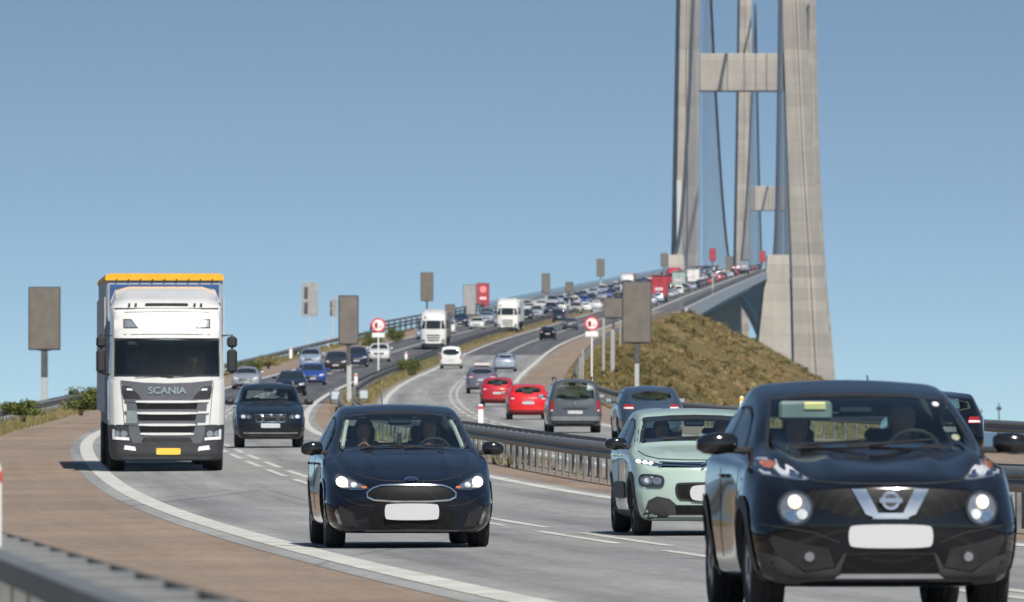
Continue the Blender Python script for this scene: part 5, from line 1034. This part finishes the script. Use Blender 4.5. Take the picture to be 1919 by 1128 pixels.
PC = np.concatenate([scatter(700, 15.5, 52, 420, 1252, 0), scatter(160, 14.6, 22, 420, 1100)]); kk = 34; rad = np.repeat(r.uniform(.35, 1.0, len(PC)), kk); dv_ = r.normal(size=(len(rad), 3)); dv_ /= np.linalg.norm(dv_, axis=1)[:, None]; dv_[:, 2] = np.abs(dv_[:, 2]) * .75
V3, F3 = quads(np.repeat(PC, kk, 0) + dv_ * rad[:, None] * r.uniform(.5, 1, len(rad))[:, None], None, r.uniform(.10, .22, len(rad)), r, 1.2, .8)
SHR = leaf_mat('heather_clumps', [(.30, (.035, .045, .012)), (.44, (.08, .085, .025)), (.52, (.12, .06, .03)), (.62, (.16, .13, .05))], .25)
tag(mesh_obj('heather_clumps', V3.tolist(), F3.tolist(), SHR), 'dark heather clumps dotted over the hill below the bridge', 'scrub', kind='stuff')
tag(mesh_obj('hill_scrub', V1.tolist() + V2.tolist(), F1.tolist() + (F2 + len(V1)).tolist(), SCRUB), 'olive and rust coloured scrub covering the hill below the bridge', 'scrub', kind='stuff')
P = np.concatenate([scatter(5000, -15.0, -12.7, 250, 1000), scatter(2500, -13.4, -12.75, 270, 700), scatter(500, -18, -14.6, 20, 120)]); V1, F1 = blades(P, r.uniform(.12, .45, len(P)), r, 5, .4, .05)
tag(mesh_obj('verge_grass', V1.tolist(), F1.tolist(), STRAW), 'straw coloured grass along the verge at the left guardrail', 'grass', kind='stuff')
P = np.concatenate([scatter(3500, -.9, 1.1, 452, 1100), scatter(260, -.7, .7, 190, 440), scatter(14, -.6, .5, 118, 190)]); P[:, 2] += .02; V1, F1 = blades(P, r.uniform(.08, .35, len(P)), r, 5, .45, .05)
tag(mesh_obj('median_grass', V1.tolist(), F1.tolist(), STRAW), 'dry grass tufts growing along the median', 'grass', kind='stuff')

# far mast on the horizon
t = empty('distant_mast', (px_x(1872, 12000), 12000, 0)); MB().tube([(0, 0, 0), (0, 0, 58)], [1.3, .8], 6).build('mast', TRIM, t); MB().box((0, 0, 50), (7, 3, 5), bev=.8).build('platform', TRIM, t); tag(t, 'faint distant mast on the sea horizon right of the black SUV', 'mast')
# ------------------------------------------------------------------ smaller traffic: kinds are built once, then copied car by car
def scl(sp, name, **k): d = dict(sp); d['name'] = name; d.update(k); return d
HATCH = scl(FOCUS, 'hatchback_car'); SMALL = scl(C3, 'small_car')
SUVL = scl(SUVS, 'suv_car')
VANS = dict(name='passenger_van', L=4.38, W=.915, cowl=1.12, wheel=(.32, .2), axles=(.85, 3.55), arch=.365,
    top=[(0, .8), (.08, .88), (.4, 1.02), (.8, 1.1), (.95, 1.15), (1.4, 1.45), (1.8, 1.72), (2.1, 1.80), (3, 1.83), (4.05, 1.81), (4.28, 1.72), (4.36, 1.1), (4.38, .95)],
    edge=[(0, .6, .78), (.8, .72, 1.06), (.95, .74, 1.1), (1.8, .70, 1.62), (2.1, .69, 1.70), (4.05, .68, 1.72), (4.28, .67, 1.62), (4.38, .66, .95)],
    sh=[(0, .73, .7), (.3, .84, .88), (1, .88, 1.03), (2, .88, 1.08), (4.1, .88, 1.1), (4.38, .80, .9)], wid=[(0, .85), (.3, .9), (2, .915), (4.1, .915), (4.38, .86)], bot=[(0, .2), (4, .22), (4.38, .3)], rplan=(.10, 3), rprof=[(0, .06), (.4, 0), (1.0, .01), (1.9, .16)])
MPV = scl(VANS, 'people_carrier', L=4.6, top=[(0, .8), (.08, .86), (.5, 1.0), (.9, 1.08), (1.0, 1.12), (1.5, 1.4), (1.9, 1.6), (2.3, 1.68), (3, 1.7), (4.1, 1.66), (4.35, 1.55), (4.5, 1.1), (4.6, .95)],
    edge=[(0, .6, .78), (.9, .74, 1.04), (1.0, .75, 1.07), (1.9, .67, 1.52), (2.3, .65, 1.59), (4.1, .63, 1.57), (4.35, .62, 1.46), (4.5, .66, 1.05), (4.6, .62, .92)], sh=[(0, .73, .7), (.3, .84, .86), (1, .88, 1.0), (4.2, .89, 1.06), (4.6, .78, .9)], wid=[(0, .85), (.3, .9), (2, .915), (4.1, .92), (4.6, .86)], bot=[(0, .2), (4, .22), (4.6, .3)], axles=(.88, 3.75))
SEDAN = scl(FOCUS, 'saloon_car', L=4.7, top=[(0, .66), (.08, .72), (.4, .83), (1.0, .94), (1.25, .98), (1.7, 1.2), (2.1, 1.38), (2.5, 1.445), (3.0, 1.44), (3.5, 1.33), (4.0, 1.08), (4.5, 1.03), (4.65, .98), (4.7, .9)],
    edge=[(0, .55, .64), (.4, .67, .79), (1.0, .72, .9), (1.25, .73, .93), (1.7, .68, 1.13), (2.1, .62, 1.31), (2.5, .59, 1.38), (3.0, .58, 1.375), (3.5, .56, 1.26), (4.0, .60, 1.03), (4.5, .62, .99), (4.7, .55, .85)], sh=[(0, .70, .6), (.3, .83, .74), (1, .89, .87), (2, .885, .93), (4, .885, .96), (4.7, .68, .82)], wid=[(0, .84), (.3, .9), (2, .905), (4.2, .91), (4.7, .82)], bot=[(0, .16), (4, .18), (4.7, .3)], axles=(.92, 3.72), rplan=(.18, 2.6))
WS = {'hatch': (.99, .72, 1.385, .57), 'small': (1.055, .72, 1.395, .60), 'suv': (1.12, .76, 1.50, .63), 'van': (1.16, .74, 1.70, .66), 'mpv': (1.12, .74, 1.60, .62), 'sedan': (.99, .71, 1.36, .58)}
RW = {'hatch': (1.07, .57, 1.35, .48), 'small': (1.12, .57, 1.38, .5), 'suv': (1.2, .62, 1.46, .54), 'van': (1.10, .66, 1.60, .62), 'mpv': (1.14, .64, 1.50, .56), 'sedan': (1.10, .56, 1.32, .5)}
TL = {'hatch': [(.52, .86), (.80, .86), (.80, 1.0), (.55, .98)], 'small': [(.55, .85), (.77, .85), (.77, 1.02), (.58, 1.0)], 'suv': [(.5, .95), (.84, .95), (.84, 1.1), (.55, 1.08)], 'van': [(.72, .72), (.86, .72), (.85, 1.12), (.73, 1.12)], 'mpv': [(.66, .85), (.85, .85), (.84, 1.12), (.70, 1.12)], 'sedan': [(.48, .82), (.80, .82), (.80, .95), (.5, .95)]}
SPEC = {'hatch': HATCH, 'small': SMALL, 'suv': SUVL, 'van': VANS, 'mpv': MPV, 'sedan': SEDAN}
def stock(kind, hi=False, paintm=None, lit=False):
    sp = SPEC[kind]; c = Car(sp, hi); L = sp['L']; b = {'hatch': 1.6, 'small': 1.5, 'suv': 1.75, 'van': 1.5, 'mpv': 1.6, 'sedan': 1.75}[kind]
    z0, w0, z1, w1 = WS[kind]; R0, rw0, R1, rw1 = RW[kind]; gl = DARKGLASS
    ws = [(-w0, z0), (0, z0 + .03), (w0, z0), (w1, z1), (0, z1 + .025), (-w1, z1)]; rw = chaikin([(-rw0, R0), (rw0, R0), (rw1, R1), (-rw1, R1)], 1, True) if hi else [(-rw0, R0), (rw0, R0), (rw1, R1), (-rw1, R1)]
    zt = z1 - .03; zb = z0 + .0; e = L - (.95 if kind != 'van' else .4); side = [(b, zb + .01), (e, zb + .05), (e - .25, zt - .03), (b + .55, zt - .03)]
    if hi is True:
        hero_glass(c, ws, [side], rw, .03, glass_mat('rear_glass', (.5, .6, .57)))
    else:
        c.decal('windscreen', ws, gl, 'F'); c.decal('rear_window', rw, gl, 'R'); [c.decal('side_window', side, gl, ax) for ax in 'AB']
    c.finish_body(paintm); c.wheels(); c.mirrors(sp['W'] + .11, b - .05, z0 + .08, (.2, .14, .15), None)
    k = z0 - .99
    c.lamp('headlight', [(.46, .62 + k), (.80, .66 + k), (.80, .77 + k), (.50, .73 + k)], LITW if lit else LAMPWHITE, lens=False); c.decal('grille', [(-.42, .50 + k), (.42, .50 + k), (.46, .68 + k), (-.46, .68 + k)], BLACK); c.decal('lower_intake', [(-.7, .2), (.7, .2), (.72, .34), (-.72, .34)], BLACK)
    c.lamp('tail_light', TL[kind], LAMPRED, 'R', lens=False, extra=[([(TL[kind][0][0] + .03, TL[kind][0][1] + .02), (TL[kind][1][0] - .04, TL[kind][1][1] + .02), (TL[kind][1][0] - .04, TL[kind][1][1] + .06), (TL[kind][0][0] + .03, TL[kind][0][1] + .06)], LAMPWHITE, .01)] if hi else ())
    c.decal('rear_bumper', [(-.78, .28), (.78, .28), (.80, .40), (-.80, .40)], BLACK, 'R', .006); c.plate(.46 + k * .6, w=.5, h=.11); c.plate(.70 if kind != 'suv' else .82, ax='R', w=.5, h=.11)
    return c
def recol(root, pm):
    for o in root.children:
        if o.name.split('.')[0] in ('body', 'wing_mirror', 'trailer_box') and o.type == 'MESH':
            if o.name.split('.')[0] == 'trailer_box': continue
            o.material_slots[0].link = 'OBJECT'; o.material_slots[0].material = pm
C_ = dict(silver=paint('silver', (.45, .47, .50), .5), white=WHITE, black=P_BLACK, blue=paint('blue', (.015, .06, .30), .3), red=paint('red', (.42, .012, .02), .1), brightred=paint('bright_red', (.62, .008, .012), 0), grey=paint('grey', (.085, .095, .105), .4), darkgrey=paint('dark_grey', (.045, .05, .06), .3), navy=paint('navy', (.012, .02, .05), .3), brown=paint('brown', (.035, .022, .018), .3), ice=paint('ice_blue', (.36, .42, .52), .4), pale=paint('pale_gold', (.42, .39, .34), .3), bluegrey=paint('blue_grey', (.045, .07, .11), .4), mauve=paint('mauve_grey', (.15, .14, .19), .4))
# near outgoing cars (seen from behind), each built in full
c = stock('van', True, C_['grey']); c.place(1078, 287, away=True, lab='grey high-roofed passenger van seen from behind beside the red cars', cat='car')
for sg in (-1, 1):
    MB().tube([(sg * .66, 1.9, 1.76), (sg * .66, 2.0, 1.88), (sg * .64, 4.0, 1.86), (sg * .64, 4.1, 1.76)], .02, 6).build('roof_rail', BLACK, c.root)
c.decal('tailgate_handle', [(-.42, .80), (.42, .80), (.42, .85), (-.42, .85)], BLACK, 'R', .015); e = c.decal('emblem', [(0, .95), (.035, 1.0), (0, 1.05), (-.035, 1.0)], CHROME, 'R', .012); c.decal('rear_bumper', [(-.84, .42), (.84, .42), (.84, .56), (-.84, .56)], mat('grey_bumper', (.15, .16, .17), .45), 'R', .02)
interior(c, 1.3, 1.15, 2.2, .8, 1.78)
c = stock('suv', True, C_['bluegrey']); c.place(1222, 246, away=True, lab='dark blue-grey SUV seen from behind partly hidden by the mint hatchback', cat='car'); interior(c, 1.35, 1.1, 2.5, .78, 1.58)
c = stock('suv', True, C_['black']); c.place(1770, 181, away=True, lab='black SUV with red tail light half hidden behind the round-lamped crossover', cat='car'); MB().box((.0, 4.2, 1.56), (.05, .16, .09), bev=.02).build('roof_aerial', BLACK, c.root); interior(c, 1.35, 1.1, 2.5, .78, 1.58)
c = stock('small', True, C_['brightred']); c.place(990, 358, away=True, lab='bright red small hatchback seen from behind next to the grey van', cat='car'); interior(c, 1.25, 1.045, 2.15, .73, 1.45)
c.decal('tailgate_handle', [(-.2, .80), (.2, .80), (.2, .83), (-.2, .83)], CHROME, 'R', .012)
c = stock('small', True, C_['red']); c.place(933, 428, away=True, lab='darker red small hatchback ahead of the bright red one', cat='car'); interior(c, 1.25, 1.045, 2.15, .73, 1.45)
# kinds used many times
KIND = {}; DONE = []
def car_copy(kind, col, lab, px, py, away, group=None, o=None, Y=None):
    if kind not in KIND: KIND[kind] = stock(kind, 'mid', C_['silver'])
    k = KIND[kind]
    if not getattr(k, 'used', False): r_ = k.root; k.used = True
    else: r_ = link_copy(k.root)
    recol(r_, C_[col])
    if Y is None: Y = road_y_at(o, py)
    put(r_, k.L, px, Y, o, away); tag(r_, lab, 'car', group); DONE.append((r_.location.x, r_.location.y, 7)); return r_
ON_O, ON_I, OUT_I, OUT_O = -(MED + .75 * LW), -(MED + .25 * LW), MED + .25 * LW, MED + .75 * LW
for kind, col, lab, px, py, aw, o in (
    ('suv', 'mauve', 'grey-mauve estate with pale load on its roof ahead of the red hatchbacks', 903, 738, True, OUT_I + 2), ('sedan', 'ice', 'silver-blue saloon seen from behind ahead of the grey-mauve estate', 946, 697, True, OUT_O),
    ('van', 'white', 'white people carrier seen from behind alone in the inner lane', 845, 691, True, OUT_I), ('hatch', 'black', 'small black car on the dark asphalt patch of the outgoing lanes', 1026, 638, True, OUT_I),
    ('sedan', 'grey', 'silver-grey saloon beside the black car nearing the bridge', 1068, 618, True, OUT_O), ('van', 'navy', 'dark blue tall car with sun glint nearing the bridge', 1048, 604, True, OUT_I),
    ('hatch', 'white', 'white hatchback leading two others by the dark square sign', 1098, 585, True, OUT_I), ('sedan', 'white', 'second white car in the queue by the dark square sign', 1117, 580, True, OUT_O), ('mpv', 'pale', 'pale gold car just ahead of the white queue', 1078, 588, False, ON_I),
    ('sedan', 'silver', 'silver saloon in the outer oncoming lane just behind the lorry', 460, 729, False, ON_O), ('hatch', 'black', 'black car half hidden behind the roof of the black SUV', 545, 742, False, ON_I), ('hatch', 'blue', 'bright blue hatchback with lit headlamp in oncoming traffic', 585, 722, False, ON_I),
    ('mpv', 'ice', 'pale blue car just behind the bright blue hatchback', 581, 690, False, ON_O), ('suv', 'brown', 'dark brown SUV behind the bright blue hatchback', 629, 697, False, ON_I), ('mpv', 'navy', 'dark blue car beside the dark brown SUV', 668, 688, False, ON_I), ('suv', 'white', 'white estate passing the round median sign pole', 710, 678, False, ON_I),
    ('hatch', 'ice', 'light silver-blue hatchback in front of the first far white lorry', 795, 636, False, ON_O), ('mpv', 'white', 'white van-like car right of the first far white lorry', 838, 626, False, ON_I), ('suv', 'navy', 'dark SUV right of the first far white lorry', 862, 612, False, ON_I),
    ('hatch', 'white', 'white hatchback between the two far white lorries', 893, 617, False, ON_I), ('sedan', 'silver', 'silver saloon in front of the second far white lorry', 939, 611, False, ON_I), ('van', 'white', 'white and blue van right of the second far white lorry', 986, 584, False, ON_O), ('suv', 'black', 'black SUV low behind the white oncoming hatchback', 912, 603, False, ON_O)):
    car_copy(kind, col, lab, px, py, aw, None, o)
for n_, o in list(bpy.data.objects.items()):
    if o.get('label', '').startswith('grey-mauve estate'): MB().box((0, 2.9, 1.72), (.95, 1.7, .2), bev=.06).build('roof_load', mat('load_pink', (.55, .47, .46), .8), o)
    if o.get('label', '').startswith('bright blue hatch'):
        pass
# far lorries
def lorry_copy(white, tr, lab, px, Y, away, o=None, tl=13.6, h=4.0, group=None):
    c = lorry(False, white, tr, None, 'lorry', BLACK, tl=tl, top_z=h)
    Lw = 2.75 + tl; put(c.root, Lw, px, Y, o, away)
    if away:
        yr_ = 2.75 + tl; zt_ = h
        MB().box((0, yr_ + .02, (1.2 + zt_) / 2), (.05, .04, zt_ - 1.3)).build('door_seam', BLACK, c.root); MB().box((0, yr_ + .02, zt_ - .12), (2.5, .05, .22)).build('rear_header', BLACK, c.root); MB().box((0, yr_ + .03, .9), (2.4, .1, .22)).build('rear_bumper', BLACK, c.root)
        for sg in (-1, 1): MB().box((sg * 1.0, yr_ + .09, .92), (.36, .04, .13)).build('tail_light', LAMPRED, c.root)
        MB().box((.1, yr_ + .025, 2.2), (1.3, .03, .5)).build('rear_panel', mat('pale_panel', (.6, .5, .48), .6), c.root)
    tag(c.root, lab, 'truck', group); DONE.append((c.root.location.x, c.root.location.y, 17)); return c
TW = mat('trailer_white', (.66, .65, .62), .6, var=.1, scale=.8); TR = mat('trailer_red', (.36, .03, .045), .5, var=.12, scale=.8); TG = mat('trailer_green', (.30, .38, .36), .6, var=.1); TDR = mat('trailer_dark_red', (.34, .03, .04), .6, var=.1); TBL = mat('trailer_bluegrey', (.2, .24, .3), .6, var=.1)
lorry_copy(WHITE, mat('trailer_brown', (.22, .19, .17), .7), 'white lorry first in the far oncoming queue below a message sign', 812, 842, False, h=3.7); lorry_copy(paint('cream', (.72, .70, .64), 0), TW, 'cream-white lorry second in the far oncoming queue', 951, 995, False, h=3.7)
lorry_copy(WHITE, TR, 'red box lorry seen from behind on the bridge approach', 1236, 1400, True, tl=9, h=4.5); lorry_copy(WHITE, TDR, 'dark red lorry behind the tall hill message sign top', 1175, 1560, False, tl=9); lorry_copy(WHITE, TG, 'pale green lorry seen from behind past the red box lorry', 1272, 1660, True, tl=11)
lorry_copy(WHITE, TW, 'white box lorry seen from behind in the bridge queue', 1299, 1790, True, tl=9); lorry_copy(paint('lorry_red', (.45, .02, .03), 0), TDR, 'red cab lorry coming off the bridge', 1262, 1820, False, tl=11); lorry_copy(WHITE, TBL, 'blue-grey lorry far along the bridge deck', 1395, 2350, True, tl=11)
# queue on the bridge
rq = random.Random(11); cols = ['silver', 'white', 'black', 'grey', 'navy', 'white', 'red', 'ice', 'darkgrey', 'blue', 'silver', 'black']; kinds = ['hatch', 'sedan', 'suv', 'mpv', 'small', 'van']
KN_ = {'hatch': 'hatchback', 'sedan': 'saloon', 'suv': 'SUV', 'mpv': 'people carrier', 'small': 'small car', 'van': 'van-like car'}; CNT = {}; ORD = ['first', 'second', 'third', 'fourth', 'fifth', 'sixth', 'seventh']; CN = {'ice': 'silver-blue', 'darkgrey': 'dark grey'}
for off, a, b, aw, step in ((ON_O, 1050, 2800, False, 42), (ON_I, 1080, 2700, False, 38), (OUT_I, 1200, 2700, True, 36), (OUT_O, 1250, 2800, True, 40)):
    Y = a
    while Y < b:
        Y += step * rq.uniform(.7, 1.6); kd = rq.choice(kinds); cl = rq.choice(cols); bad = False
        for tx, ty, tl in DONE:
            if abs(ty - Y) < tl and abs(tx - (cxy(Y)[0] + off)) < 2.6: bad = True
        if bad: continue
        key = (off, kd, cl); CNT[key] = CNT.get(key, 0) + 1
        lab = '%s tiny %s %s counted uphill, %s lane %s the bridge' % (ORD[min(CNT[key], len(ORD)) - 1], CN.get(cl, cl), KN_[kd], 'inner' if abs(off) < 5 else 'outer', 'away over' if aw else 'down from')
        car_copy(kd, cl, lab, None, None, aw, 'distant cars in the bridge queue', off, Y)
# ------------------------------------------------------------------ sea air
hz = MB().box((60, 2900, 139), (1900, 6200, 284)).build('haze', None); tag(hz, kind='stuff')
hm = bpy.data.materials.new('sea_haze'); hm.use_nodes = True; hn = hm.node_tree; hn.nodes.clear(); ho = hn.nodes.new('ShaderNodeOutputMaterial'); hv = hn.nodes.new('ShaderNodeVolumePrincipled')
hv.inputs['Color'].default_value = (.78, .86, .95, 1); hv.inputs['Density'].default_value = 2.6e-5; hv.inputs['Anisotropy'].default_value = 0.1; hn.links.new(hv.outputs[0], ho.inputs['Volume']); hz.data.materials.append(hm)
